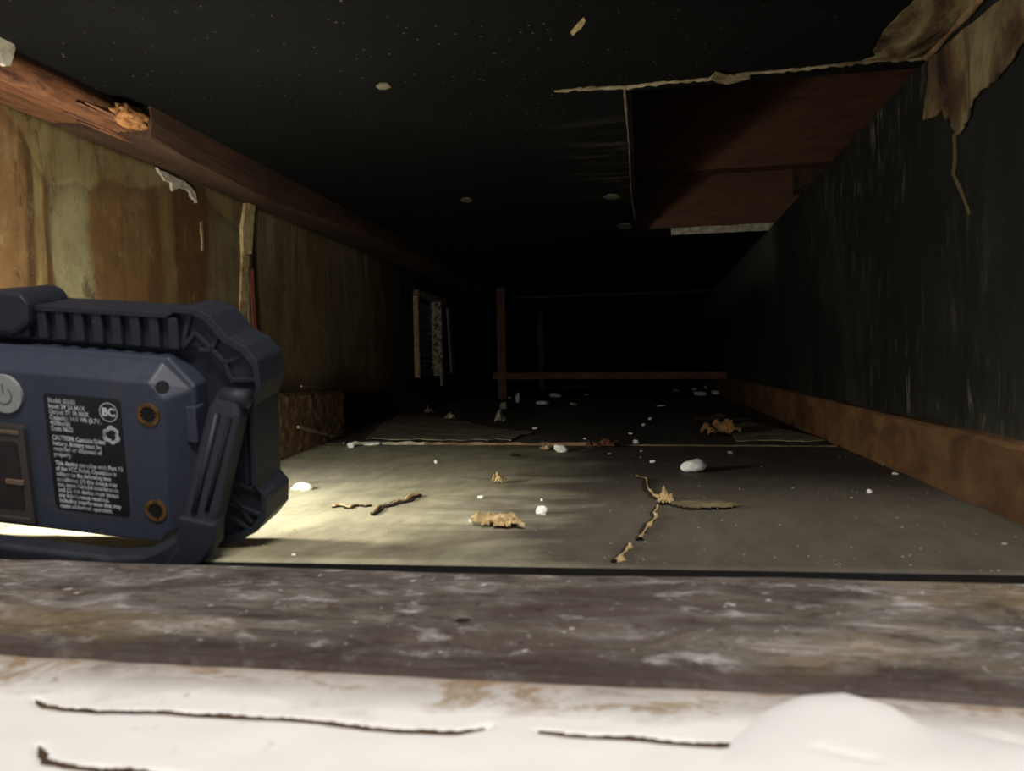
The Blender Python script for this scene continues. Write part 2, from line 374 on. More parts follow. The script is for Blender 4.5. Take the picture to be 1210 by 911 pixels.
M_OR = mat_orangewood()
t = root('ceiling_rail', (-.6, .5, .39), 'long brown timber rail under the ceiling along the left wall, splintered at its near end', 'beam')
link('heavy_end', fin(rail(.46, .772, -.555, lambda y: .388, .012, 1, lambda y: max(0, (y-.74)/.032)**2), 'r', True), M_OR, t, label='orange splintered near end of the rail')
link('board', fin(rail(.768, 2.15, -.532, lambda y: .384-.016*math.exp(-((y-1.02)/.22)**2), .02, 2), 'r', False), M_RED, t)
link('board', fin(rail(2.16, 5.9, -.55, lambda y: .393, .04, 3), 'r', True), M_BASED, t)
# knot where the heavy end broke off
bm = bmesh.new(); c = U(160, 138, 0, -.535)
r = bmesh.ops.create_icosphere(bm, subdivisions=4, radius=1)
for v in r['verts']:
    q = v.co.copy(); k = 1+.35*mnoise.noise(q*2.3)+.12*mnoise.noise(q*7); v.co = Vector((c.x-.006+q.x*.011*k, c.y+q.y*.026*k, c.z+q.z*.012*k))
link('knot', fin(bm, 'k', True), plain('knot_wood', S(180, 128, 76), .75, .35, 120, dark=S(96, 56, 28), bd=.003), t, label='pale torn knot')
bm = bmesh.new()
for i in range(7):
    y = .745+.008*i; tube(bm, [(-.545-.008*i, y-.06-.01*(i % 3), .3925), (-.542-.007*i, y, .391), (-.54-.007*i, y+.035+.012*(i % 2), .390)], [.0012, .0028, .0006], 6)
link('splinter', fin(bm, 's', True), M_OR, t, kind='stuff')
# second rail along the far ceiling and the cross joint of the ceiling
bm = bmesh.new(); box(bm, (-.53, 3.18, ZCL-.010), (XR+.002, 3.215, ZCL+.002), .002); link('ceiling_batten', fin(bm, 'b'), M_BASED, None, 'auto', 'dark batten crossing the far ceiling from wall to wall', 'batten')

# torn edge between the two left wall panels
t = root('torn_edge_strip', (-.655, 1.22, .0), 'pale torn paper strip hanging at the joint of the two left wall panels', 'strip')
def polyplate(pts, x, th, ax=0, zj=0):
    bm = bmesh.new(); v = [0, 0, 0]; v[ax] = th; prism(bm, pts, v); return bm
def strip_poly(pxs, xp, th): return polyplate([U(a, b, 0, xp) for a, b in pxs], xp, th)
link('upper_curl', fin(strip_poly([(291, 240), (302, 239), (300, 262), (298, 300), (288, 301), (287, 270)], -.648, -.006)), plain('cream_torn_paper', S(222, 200, 148), .8, .15, 60, dark=S(170, 140, 90)), t)
link('lower_curl', fin(strip_poly([(287, 300), (295, 302), (293, 350), (289, 396), (283, 396), (285, 350)], -.650, -.005)), M_TAN, t)
link('splinter', fin(strip_poly([(297, 318), (300, 317), (301, 350), (305, 402), (300, 403), (298, 360)], -.652, -.003)), plain('red_splinter', S(150, 86, 60), .8, .2, 60), t, label='reddish wood splinter')
link('splinter', fin(strip_poly([(293, 318), (296, 316), (295, 345), (298, 398), (295, 398), (293, 350)], -.650, -.003)), M_PALE, t)
# flaking pale patches on the left wall
def jag(name, px, ax, val, th, mat, parent=None, sub=3, amp=1.2, seed=1, **k):
    pts = []; rr = random.Random(seed)
    for (a, b), (c, d) in zip(px, px[1:]+px[:1]):
        for i in range(sub):
            f = i/sub; pts.append((a+(c-a)*f+(rr.uniform(-amp, amp) if i else 0), b+(d-b)*f+(rr.uniform(-amp, amp) if i else 0)))
    v = [0, 0, 0]; v[ax] = th; bm = bmesh.new(); prism(bm, [U(a, b, ax, val) for a, b in pts], v)
    return link(name, fin(bm, name), mat, parent, **k)
jag('paint_flake', [(186, 198), (200, 206), (218, 214), (230, 226), (234, 240), (230, 236), (222, 224), (212, 222), (205, 226), (203, 216), (196, 214)], 0, -.6505, -.004, M_PAINT, wl)
jag('paint_flake', [(238, 262), (240, 262), (241, 296), (239, 296)], 0, -.6515, -.003, M_PALE, wl)
jag('plaster_lump', [(-6, 36), (6, 34), (14, 48), (12, 64), (8, 78), (-8, 76)], 0, -.550, .004, M_PAINT, None, origin='auto', label='white plaster lump on the near end of the ceiling rail at upper left', cat='plaster')

# ------------------------------------------------------------------ louvred vent in the left wall
t = root('louvred_vent', (-.69, 2.31, .095), 'blue-grey louvred vent set in the left wall with flaking frame', 'vent')
M_LV = plain('blue_grey_metal', S(206, 224, 250), .3, .2, 40, metal=.0, spec=.5)
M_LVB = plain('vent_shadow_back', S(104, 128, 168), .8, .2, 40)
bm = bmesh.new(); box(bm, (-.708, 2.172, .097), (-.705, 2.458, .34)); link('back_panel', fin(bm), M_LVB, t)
me = None
for i in range(12):
    if me is None:
        bm = bmesh.new(); prism(bm, [(-.704, 0, 0), (-.704, 0, .0012), (-.683, 0, .0120), (-.682, 0, .0105)], (0, .276, 0)); me = fin(bm)
        s0 = me
    o = bpy.data.objects.new('slat', s0); 
    if not s0.materials: s0.materials.append(M_LV)
    scn.collection.objects.link(o); o.parent = t; o.location = Vector((0, 2.177, .118+.0175*i))-Vector(t.location)
bm = bmesh.new(); box(bm, (-.688, 2.255, .10), (-.683, 2.265, .335)); link('mullion', fin(bm), M_LV, t)
bm = bmesh.new(); box(bm, (-.704, 2.172, .097), (-.682, 2.458, .116)); link('bottom_rail', fin(bm), plain('vent_bottom', S(120, 134, 144), .6, .2, 40), t)
def mat_flake():
    g = G('flaking_white_frame'); a = g.noise(90, det=5, rough=.75); return g.out(g.ramp(a, [(.42, S(64, 50, 34)), (.5, S(170, 160, 130)), (.7, S(190, 182, 156))]), .85, a, .6, .002)
M_FLAKE = mat_flake()
bm = bmesh.new(); roughbox(bm, (-.690, 2.440, .06), (-.654, 2.462, .345), .012, .003, 60, 1); link('jamb', fin(bm), M_FLAKE, t, label='far jamb with flaking white paint')
bm = bmesh.new(); roughbox(bm, (-.69, 2.166, .092), (-.650, 2.180, .335), .012, .002, 50, 2); link('jamb', fin(bm), M_TAN, t)
bm = bmesh.new(); roughbox(bm, (-.70, 2.166, .338), (-.648, 2.49, .352), .012, .004, 60, 3); link('head_trim', fin(bm), plain('vent_head', S(130, 122, 100), .85, .3, 60), t)
bm = bmesh.new(); tube(bm, [(-.686, 2.19, .305), (-.686, 2.40, .325)], .0012, 6); link('wire', fin(bm), M_PALE, t)
jag('loose_trim', [(529, 364), (532, 363), (534, 392), (537, 420), (538, 441), (534, 441), (532, 410)], 0, -.645, -.006, plain('loose_trim_paint', S(120, 124, 118), .8, .3, 50), t, 2, .5)

# ------------------------------------------------------------------ joist bay seen through the ceiling opening
bm = bmesh.new(); box(bm, (-.02, 1.795, ZCL+.016), (.62, 1.835, .56), .001); link('ceiling_joist', fin(bm), M_REDX, None, 'auto', 'lower reddish-brown joist along the far edge of the ceiling opening', 'joist')
bm = bmesh.new(); box(bm, (-.02, 1.62, .516), (.62, 1.665, .80), .002); link('ceiling_joist', fin(bm), M_REDX, None, 'auto', 'tall upper reddish-brown joist above the ceiling opening', 'joist')
bm = bmesh.new(); box(bm, (-.05, .855, ZCL+.016), (-.014, 1.79, .80), .001); link('side_joist', fin(bm), M_RED, None, 'auto', 'dark joist along the left edge of the ceiling opening', 'joist')
bm = bmesh.new(); box(bm, (.335, 1.735, .49), (.40, 1.793, .63), .001); link('joist_block', fin(bm), M_RED, None, 'auto', 'short wooden block at the right of the lower joist', 'block')
# pale rims of the opening
def rim(pxl, ax, val, r0, mat, name, parent, seed, down=.0, **k):
    bm = bmesh.new(); P = []; rr = random.Random(seed)
    for (a, b), (c, d) in zip(pxl, pxl[1:]):
        n = max(2, int(math.hypot(c-a, d-b)/5))
        for i in range(n): P.append(U(a+(c-a)*i/n, b+(d-b)*i/n+rr.uniform(-1, 1)*.6, ax, val))
    P.append(U(*pxl[-1], ax, val)); P = [p+Vector((0, 0, -down)) for p in P]
    tube(bm, P, [r0*rr.uniform(.4, 1.5) for _ in P], 6); return link(name, fin(bm, name, True), mat, parent, **k)
rim([(655, 108), (700, 104), (738, 103), (790, 97), (850, 92), (880, 87), (960, 80), (1030, 72), (1098, 68)], 2, ZCL-.001, .0022, M_PALE, 'torn_rim', ceil, 3)
rim([(738, 103), (741, 140), (744, 180), (746, 225), (751, 262), (756, 280)], 2, ZCL, .0016, plain('dull_rim', S(112, 98, 72), .9, .3, 60), 'torn_rim', ceil, 4)
jag('torn_rim', [(838, 92), (846, 84), (862, 88), (872, 90), (884, 86), (886, 92), (860, 99), (848, 97)], 2, ZCL-.002, -.001, M_PALE, ceil)
bm = bmesh.new(); roughbox(bm, (.068, HY1-.006, ZCL-.002), (.30, HY1-.001, ZCL+.014), .01, .0015, 60, 2); link('painted_edge_strip', fin(bm), M_PAINT, None, 'auto', 'white painted strip on the far edge of the ceiling opening', 'strip')

# torn plaster tape and smears in the upper right corner
def mat_smear():
    g = G('brown_streaked_plaster'); a = g.noise(14, (1, .55, .35), 6, .65, 1.2); b = g.noise(48, (1, .6, .22), 4, .6, .6); c = g.noise(7, det=4, loc=(3, 3, 1))
    col = g.ramp(a, [(.36, S(36, 27, 20)), (.45, S(96, 76, 52)), (.58, S(146, 132, 92)), (.72, S(186, 176, 146))])
    col = g.mix(g.rng(b, .54, .66, 0, .75), col, S(72, 46, 30)); col = g.mix(g.rng(c, .54, .64, 0, .6), col, S(30, 24, 18)); return g.out(col, .75, a, .5, .003, .3)
M_SM = mat_smear()
t = root('plaster_smear', (.27, .85, .3), 'streaky tan plaster smeared in fingers down the upper right corner', 'plaster')
jag('wall_smear', [(1184, 0), (1225, -40), (1300, -40), (1225, 30), (1210, 50), (1196, 74), (1179, 94), (1162, 105), (1150, 118), (1145, 140), (1138, 154), (1132, 161), (1127, 152), (1123, 136), (1118, 142), (1115, 129), (1103, 139), (1092, 141), (1096, 110), (1100, 70), (1120, 52), (1150, 28)], 0, XR-.0002, -.0014, M_SM, t, 4, 1.2)
jag('ceiling_smear', [(1184, 0), (1225, -40), (1120, -40), (1086, -4), (1072, 8), (1056, 24), (1042, 40), (1032, 58), (1034, 66), (1015, 71), (1060, 70), (1100, 69), (1130, 45), (1160, 18)], 2, ZCL-.0002, -.0014, M_SM, t, 4, 1.2)
bm = bmesh.new(); P = [Vector((.278, y, ZCL-.001)) for y in [.42+.03*i for i in range(14)]]; tube(bm, P, [.0035+.0015*math.sin(i*2.1) for i in range(14)], 8)
link('peeling_tape', fin(bm, 't', True), plain('tape_orange', S(136, 112, 78), .8, .25, 40, dark=S(90, 66, 42)), t)
jag('drip', [(1126, 158), (1130, 158), (1131, 190), (1129, 204), (1138, 224), (1148, 252), (1145, 254), (1134, 226), (1125, 206), (1127, 190)], 0, XR+.0018, -.0006, plain('dull_drip', S(92, 78, 54), .85, .3, 60), t, 2, .6)
M_CFL = plain('dull_ceiling_flake', S(112, 106, 84), .85, .25, 90)
# specks and flakes on the ceiling
for i, (a, b, wd, hh) in enumerate([(453, 101, 9, 3.2), (551, 236, 7, 2.5), (723, 232, 11, 2.5), (738, 267, 9, 3), (712, 262, 0, 0), (612, 222, 0, 0)]):
    if not wd: continue
    jag('ceiling_flake', [(a-wd, b), (a-wd*.5, b-hh), (a+wd*.6, b-hh), (a+wd, b+hh*.2), (a+wd*.3, b+hh), (a-wd*.6, b+hh*.9)], 2, ZCL-.0003, -.0015, M_CFL, ceil, 2, .8, i)
jag('ceiling_flake', [(674, 38), (682, 28), (690, 20), (692, 23), (686, 33), (677, 41)], 2, ZCL-.0003, -.0012, M_TAN, ceil, 2, .8)

# ------------------------------------------------------------------ far timbers
def post(px, y, w_, lab):
    c = U(px, 440, 1, y); bm = bmesh.new(); roughbox(bm, (c.x-w_/2, y-w_/2, -.002), (c.x+w_/2, y+w_/2, ZCL), .04, .002, 20, px); link('wooden_post', fin(bm), M_POST, None, 'auto', lab, 'post')
post(594, 2.80, .032, 'nearer brown wooden post standing from floor to ceiling in the dark')
post(640, 3.95, .028, 'farther dim brown wooden post behind the low cross rail')
a, b = U(582, 444.5, 1, 2.755), U(862, 443.5, 1, 2.66); b.x = .279
bm = bmesh.new(); prism(bm, [(a.x, a.y, a.z-.012), (b.x, b.y, b.z-.012), (b.x, b.y, b.z+.012), (a.x, a.y, a.z+.012)], (0, .02, 0), .001)
link('cross_rail', fin(bm), M_RAILX, None, 'auto', 'low reddish-brown rail crossing the shaft from near post to right baseboard', 'rail')
for (x0, y0, x1, y1, yy, lab) in [(650, 459, 682, 450, 3.2, 'dim grey lath lying aslant under the cross rail, left one'), (668, 460, 700, 451, 3.15, 'dim grey lath lying aslant under the cross rail, right one')]:
    p, q = U(x0, y0, 2, .0), U(x1, y0-3, 2, .004); bm = bmesh.new(); d = (q-p).normalized(); s_ = d.cross(Vector((0, 0, 1)))*.03
    prism(bm, [p-s_, p+s_, q+s_, q-s_], (0, 0, .008)); link('floor_lath', fin(bm), plain('grey_lath', S(110, 98, 80), .85, .3, 20), None, 'auto', lab, 'lath')

# block against the left wall
def mat_block():
    g = G('fibrous_brown_block'); a = g.noise(120, (1, .5, .5), 5, .75); b = g.noise(14, det=4)
    col = g.ramp(a, [(.3, S(104, 80, 58)), (.5, S(166, 134, 100)), (.72, S(206, 178, 140))]); col = g.mix(g.rng(b, .4, .7, 0, .5), col, S(124, 94, 66))
    return g.out(col, .85, a, .8, .003, .2)
n0, n1 = U(290, 560, 2, 0), U(409, 513, 2, 0)
bm = bmesh.new(); NN = 46
dirv = (n1-n0); 
P0 = [n0, n1, Vector((-.653, n1.y, 0)), Vector((-.653, n0.y, 0))]
def blk(u, v):     # front face u along, v up
    p = n0+dirv*u; z = v*(.094-.014*u)
    k = Vector((1, 0, 0))*(.0035*mnoise.noise(Vector((u*26, v*8, 3)))-(.004 if v > .98 or u > .99 else 0))
    return p+k+Vector((0, 0, z))
V = [[bm.verts.new(blk(i/60, j/18)) for i in range(61)] for j in range(19)]
for j in range(18):
    for i in range(60): bm.faces.new((V[j][i], V[j][i+1], V[j+1][i+1], V[j+1][i]))
tb = [bm.verts.new(Vector((-.653, (n0+dirv*(i/60)).y, .094-.014*i/60+.001*mnoise.noise(Vector((i, 0, 0)))))) for i in range(61)]
for i in range(60): bm.faces.new((V[18][i], V[18][i+1], tb[i+1], tb[i]))
e = bm.verts.new((-.653, n1.y, 0)); bm.faces.new([V[j][60] for j in range(19)]+[tb[60], e])
e0 = bm.verts.new((-.653, n0.y, 0)); bm.faces.new([V[j][0] for j in range(19)][::-1]+[e0, tb[0]])
bm.faces.new((e0, e, tb[60], *[tb[i] for i in range(59, -1, -1)])); bm.faces.new([V[0][i] for i in range(61)]+[e, e0])
bmesh.ops.triangulate(bm, faces=[f for f in bm.faces if len(f.verts) > 4])
link('wooden_block', fin(bm), mat_block(), None, 'auto', 'rough fibrous brown block standing on the floor against the left wall', 'block')
def stick(p, q, wd, th, mat, lab, name='wood_lath', cat='lath', seed=0):
    bm = bmesh.new(); p = Vector(p); q = Vector(q); d = (q-p); s_ = d.cross(Vector((0, 0, 1))).normalized()*wd/2; up = s_.cross(d).normalized()*-1
    if up.z < 0: up = -up
    N = 14; prev = None; rr = random.Random(seed)
    for i in range(N+1):
        c = p+d*(i/N); w_ = 1+rr.uniform(-.25, .2)-(0.5 if i in (0, N) else 0)
        ring = [bm.verts.new(c+s_*w_), bm.verts.new(c+s_*w_*.8+up*th), bm.verts.new(c-s_*w_*.8+up*th*.9), bm.verts.new(c-s_*w_)]
        if prev:
            for k in range(4): bm.faces.new((prev[k], prev[(k+1) % 4], ring[(k+1) % 4], ring[k]))
        else: bm.faces.new(ring[::-1])
        prev = ring
    bm.faces.new(prev); return link(name, fin(bm), mat, None, 'auto', lab, cat)
M_LATH = plain('grey_brown_lath', S(214, 194, 164), .8, .25, 50, dark=S(110, 84, 58))
p = U(396, 518, 0, -.50); q = U(350, 505, 0, -.485)
p = U(397, 518, 2, .006)
stick(U(396, 517, 0, -.518), U(352, 506, 0, -.489), .007, .004, M_LATH, 'splintered grey-brown lath leaning against the face of the brown block')
stick(U(356, 457.5, 0, -.535), U(381, 459.5, 0, -.565), .005, .003, M_TAN, 'thin pale splinter lying on top of the brown block', 'wood_splinter', 'splinter')

# lath along the floor seam
M_SEAM = wood('seam_lath_wood', S(150, 120, 88), S(96, 72, 50), S(178, 150, 112), (2, 30, 30))
t = root('seam_lath', (-.1, 1.14, 0), 'long thin tan lath lying across the floor along the seam', 'lath')
def lathseg(x0, x1, wd, th, mat, name, seed, lab=None):
    bm = bmesh.new(); N = int((x1-x0)/.012); prev = None; rr = random.Random(seed)
    for i in range(N+1):
        x = x0+(x1-x0)*i/N; y = seam(x)+.001; a = wd*(1+rr.uniform(-.25, .25)); h = th*(1+rr.uniform(-.3, .3))
        ring = [bm.verts.new((x, y-a/2, 0)), bm.verts.new((x, y-a/2+.001, h)), bm.verts.new((x, y+a/2, h)), bm.verts.new((x, y+a/2, 0))]
        if prev:
            for k in range(4): bm.faces.new((prev[k], prev[(k+1) % 4], ring[(k+1) % 4], ring[k]))
        else: bm.faces.new(ring[::-1])
        prev = ring
    bm.faces.new(prev); link(name, fin(bm), mat, t, label=lab)
lathseg(-.46, -.34, .008, .0045, M_PAINT, 'painted_length', 1, 'white painted left end')
lathseg(-.34, -.04, .008, .004, M_SEAM, 'bare_length', 2); lathseg(-.035, .262, .006, .002, plain('dull_lath', S(104, 88, 66), .9, .3, 30), 'bare_length', 3)

# torn floor covering behind the seam, and a painted-in patch of lamplight
def covering(name, pxl, z0, th, mat, lab, seed, curl=.004):
    rr = random.Random(seed); pts = []
    for (a, b), (c, d) in zip(pxl, pxl[1:]+pxl[:1]):
        n = max(1, int(math.hypot(c-a, (d-b)*4)/9))
        for i in range(n): f = i/n; pts.append((a+(c-a)*f, b+(d-b)*f+(rr.uniform(-.8, .8) if i else 0)))
    bm = bmesh.new(); W = [U(a, b, 2, z0) for a, b in pts]; vs = [bm.verts.new(p) for p in W]; f = bm.faces.new(vs)
    bmesh.ops.triangulate(bm, faces=[f]); bmesh.ops.subdivide_edges(bm, edges=bm.edges, cuts=3, use_grid_fill=True)
    for v in bm.verts: v.co.z = z0+curl*max(0, mnoise.noise(Vector((v.co.x*14, v.co.y*9, seed))))**1.0
    r = bmesh.ops.extrude_face_region(bm, geom=list(bm.faces))
    for v in [e for e in r['geom'] if isinstance(e, bmesh.types.BMVert)]: v.co.z += th
    bmesh.ops.translate(bm, verts=bm.verts, vec=(0, 0, 0))
    return link(name, fin(bm, name), mat, None, 'auto', lab, 'floor covering')
M_COV = plain('dusty_covering_lit_patch', S(158, 148, 122), .85, .3, 22, dark=S(104, 92, 72), bd=.002)
covering('floor_patch', [(432, 519), (450, 503), (474, 489), (505, 490), (520, 495), (545, 499), (578, 505), (600, 508), (632, 511), (612, 516), (604, 521)], .001, .0015, M_COV, 'grey torn sheet of floor covering behind the seam near the left wall', 5)
covering('floor_patch', [(862, 506), (880, 499), (905, 503), (940, 511), (975, 521), (960, 522), (905, 521), (870, 522)], .0005, .0015, M_COV, 'grey patch of painted-in lamplight behind the wood chunk near right baseboard', 9)  # pale sheet shaped like the lamp-lit strip of floor, light painted in

# ------------------------------------------------------------------ cracks in the floor (open tears with curled lips)
def crack(name, pxl, lab, seed, lip=.0016, wid=.0022, side=1, lipstart=0.0, lipend=1.0):
    t = root(name, U(*pxl[0], 2, 0), lab, 'crack'); P = []; rr = random.Random(seed)
    for (a, b), (c, d) in zip(pxl, pxl[1:]):
        n = max(2, int(math.hypot(c-a, d-b)/2.5))
        for i in range(n): P.append(U(a+(c-a)*i/n+rr.uniform(-.8, .8), b+(d-b)*i/n+rr.uniform(-.7, .7), 2, .0014))
    N = len(P); bm = bmesh.new(); prev = None
    for i, p in enumerate(P):
        d = (P[min(i+1, N-1)]-P[max(i-1, 0)]).normalized(); s_ = Vector((-d.y, d.x, 0)); k = math.sin(math.pi*min(1, max(.04, i/N)))**.5*rr.uniform(.6, 1.6)*wid*1.25
        ring = [bm.verts.new(p-s_*k+Vector((0, 0, -.003))), bm.verts.new(p-s_*k), bm.verts.new(p+s_*k), bm.verts.new(p+s_*k+Vector((0, 0, -.003)))]
        if prev:
            for q in range(3): bm.faces.new((prev[q], prev[q+1], ring[q+1], ring[q]))
        prev = ring
    link('dark_gap', fin(bm), M_DIRT, t)
    bm = bmesh.new(); prev = None
    for i, p in enumerate(P):
        f = i/N
        if not (lipstart <= f <= lipend): prev = None; continue
        d = (P[min(i+1, N-1)]-P[max(i-1, 0)]).normalized(); s_ = Vector((-d.y, d.x, 0))*side
        q_ = max(.06, min(1.5, .55+2.6*mnoise.noise(Vector((i*.19, seed, 0))))); h = lip*q_*rr.uniform(.6, 1.4); wd = .0034*rr.uniform(.5, 1.5)*(.35+q_*.7)
        ring = [bm.verts.new(p+s_*.0008+Vector((0, 0, -.001))), bm.verts.new(p+s_*.001+Vector((0, 0, h))), bm.verts.new(p+s_*(.0014+wd*.4)+Vector((0, 0, h*.8))), bm.verts.new(p+s_*wd+Vector((0, 0, -.0012)))]
        if prev:
            for q in range(3): bm.faces.new((prev[q], prev[q+1], ring[q+1], ring[q]))
        prev = ring
    link('curled_lip', fin(bm, 'l', True), M_TAN, t)
crack('floor_tear', [(441, 607), (447, 603), (450, 598), (462, 595), (472, 592), (482, 590), (490, 586), (500, 583)], 'dark crack with curled tan lip in the bright floor right of the lamp', 3, .0022, .0030)
crack('floor_tear', [(392, 598), (402, 597), (412, 600), (422, 596), (432, 597), (442, 595)], 'small shallow tan tear just left of the dark floor crack', 5, .0018, .001)
crack('floor_tear', [(751, 562), (762, 566), (765, 578), (771, 585), (779, 590), (783, 597)], 'upper half of the winding tear in the right floor, beside the white stone', 8, .0022, .0022)
crack('floor_tear', [(775, 598), (771, 606), (773, 612), (765, 618), (761, 626), (754, 634), (752, 640)], 'lower half of the winding tear in the right floor', 11, .002, .0016)
crack('floor_tear', [(742, 642), (737, 650), (730, 657), (722, 665)], 'thin dark crack running to the floor edge behind the ledge', 14, .0008, .0014)

# ------------------------------------------------------------------ scraps and chips
def scrap(px, py, wx, wy, h, mat, lab, seed, name='torn_scrap', cat='scrap', rot=0, cover=.25):
    c = U(px, py, 2, 0); k = (c-Vector((0, 0, HC))).length/FPX; c.z = .001
    bm = bmesh.new(); n = 16; rr = random.Random(seed); V = {}
    for j in range(n+1):
        for i in range(n+1):
            u = i/n*2-1; v = j/n*2-1; rad = math.hypot(u, v); lim = .72+.45*mnoise.noise(Vector((math.atan2(v, u)*1.3, seed, 2)))
            if rad > lim+.12: continue
            x = u*wx*k*.62; y = v*wy*k*.62; z = h*k*(.35+1.5*abs(mnoise.noise(Vector((u*2.2, v*2.2, seed*1.7))))+.5*mnoise.noise(Vector((u*6, v*6, seed))))*(max(0, 1-rad/(lim+.13)))**.5
            V[i, j] = bm.verts.new(c+Vector((x*math.cos(rot)-y*math.sin(rot), x*math.sin(rot)+y*math.cos(rot), max(0, z)+.0005)))
    for (i, j) in list(V):
        q = [V.get(p) for p in ((i, j), (i+1, j), (i+1, j+1), (i, j+1))]
        if all(q): bm.faces.new(q)
    bmesh.ops.delete(bm, geom=[v for v in bm.verts if not v.link_faces], context='VERTS')
    r = bmesh.ops.extrude_face_region(bm, geom=list(bm.faces))
    for v in [e for e in r['geom'] if isinstance(e, bmesh.types.BMVert)]: v.co.z += .0008
    return link(name, fin(bm, name), mat, None, 'auto', lab, cat)
scrap(588, 620, 62, 46, 16, M_TAN, 'crumpled tan scrap lying in front on the lit floor', 3)
scrap(600, 624, 34, 30, 12, M_TAN, 'small tan crumple at right end of the big floor scrap', 9)
scrap(590, 571, 16, 22, 12, M_TAN, 'small upright tan shred on the lit floor between seam and big scrap', 6)
scrap(786, 596, 18, 22, 15, M_TAN, 'tan shred standing beside the winding floor tear', 12)
scrap(832, 599, 78, 40, 3, plain('flat_tan_scrap', S(104, 94, 66), .9, .3, 40, dark=S(72, 62, 42)), 'flat dull tan scrap right of the winding floor tear', 21)
scrap(849, 514, 44, 50, 16, plain('ochre_chunk', S(150, 112, 66), .85, .3, 50, dark=S(84, 58, 34)), 'ochre torn wood chunk behind the seam near the right baseboard', 15, 'wood_chunk', 'chunk')
scrap(700, 530, 18, 20, 9, plain('rusty_scrap', S(92, 56, 34), .9, .4, 50), 'rusty brown fragment on the seam, left of the pair', 16, 'rusty_fragment', 'fragment')
scrap(718, 529, 24, 22, 11, MATS['rusty_scrap'], 'rusty brown fragment on the seam, right of the pair', 18, 'rusty_fragment', 'fragment')
scrap(645, 532, 16, 20, 6, M_TAN, 'tan shred on the seam left of the white plaster lump', 19)
scrap(591, 500, 14, 26, 12, M_CHIPD, 'pale folded paper scrap standing behind the seam', 23, 'paper_scrap')
scrap(850, 497, 60, 60, 6, plain('dark_scrap', S(76, 64, 48), .9, .4, 30), 'dark crumpled debris behind the ochre wood chunk', 25)
scrap(609, 541, 12, 10, 4, M_DIRT, 'small dark shred on floor in front of the seam, centre', 27)
scrap(473, 488, 10, 16, 9, M_COV, 'curled flap at left end of torn covering', 28)
scrap(507, 489, 12, 18, 9, M_COV, 'curled flap in the middle of torn covering', 29)
scrap(532, 496, 14, 14, 7, M_COV, 'curled flap at right end of torn covering', 31)

def chip(px, py, wd, ht, seed, lab, group=None, mat=None, depth=None, elong=1.0, name='plaster_chip', cat='chip'):
    """(px,py) is the chip's foot; wd, ht are its pixel size"""
    c = U(px, py, 2, 0); k = (c-Vector((0, 0, HC))).length/FPX; rx = wd*k/2; rz = ht*k/2; ry = (depth or wd*.8)*k/2
    bm = bmesh.new(); r = bmesh.ops.create_icosphere(bm, subdivisions=4 if wd > 20 else 3 if wd > 9 else 2, radius=1)
    for v in r['verts']:
        q = v.co.copy(); m = 1+(.16 if wd > 20 else .28)*mnoise.noise(q*1.3+Vector((seed*3.1, 0, 0)))+(.03 if wd > 20 else .10)*mnoise.noise(q*3.7+Vector((0, seed, 0)))
        big = wd > 20
        q = q*m if big else Vector((max(-.86, min(.86, q.x)), max(-.8, min(.8, q.y)), max(-.8, min(.8, q.z))))*m*1.12
        v.co = c+Vector((q.x*rx, q.y*ry, rz*.85+q.z*rz+q.x*.25*rz*math.sin(seed)))
    return link(name, fin(bm, name, wd > 20), mat or M_CHIP, None, 'auto', lab, cat, group)
chip(820, 557, 28, 15, 2.2, 'largest smooth white stone on the right floor with long shadow', name='white_stone', cat='stone')
chip(663, 534, 16, 9, 4, 'white plaster lump on the middle of the floor seam', name='plaster_lump', cat='plaster')
chip(358, 579, 22, 9, 5, 'white plaster piece on the bright floor nearest the lamp', name='plaster_lump', cat='plaster')
chip(351, 579, 12, 5, 15, 'flat white crumb touching the plaster piece nearest the lamp')
chip(640, 608, 12, 10, 6, 'white plaster crumb with short shadow right of big tan scrap')
chip(415, 529, 9, 7, 7, 'white plaster cube at the left end of the seam lath')
chip(439, 526, 20, 4, 8, 'long white plaster flake at left end of the seam lath')
chip(568, 589, 7, 4, 9, 'tiny white crumb on lit floor above the big tan scrap')
chip(557, 617, 6, 4, 10, 'tiny white crumb at left end of the big tan scrap')
chip(515, 547, 4, 4, 11, 'tiny white crumb on the floor left of centre before the seam')
chip(640, 592, 3, 3, 12, 'speck of plaster above the shadowed crumb')
chip(751, 525, 7, 6, 13, 'white crumb on the right part of the floor seam')
chip(771, 547, 7, 4, 14, 'white crumb on floor left of the largest white stone')
chip(1027, 583, 5, 5, 16, 'single white crumb on the right floor before the baseboard')
chip(1058, 561, 7, 3, 17, 'flat white crumb at the foot of right baseboard')
chip(347, 657, 5, 3, 18, 'tiny white crumb on the brightest floor edge behind the ledge')
far = [(543, 456, 9, 4), (566, 455, 9, 4), (588, 453, 8, 2), (612, 475, 5, 12), (595, 483, 8, 9), (641, 478, 14, 5), (656, 469, 13, 5), (677, 479, 9, 4), (601, 471, 5, 3), (693, 467, 5, 2),
       (781, 480, 11, 1.6), (799, 463, 8, 4), (827, 467, 14, 5), (837, 460, 10, 5), (846, 466, 10, 5), (768, 496, 4, 3), (760, 503, 4, 3), (632, 507, 6, 3), (745, 513, 5, 2), (691, 519, 4, 2), (863, 498, 6, 3), (820, 461, 6, 3)]
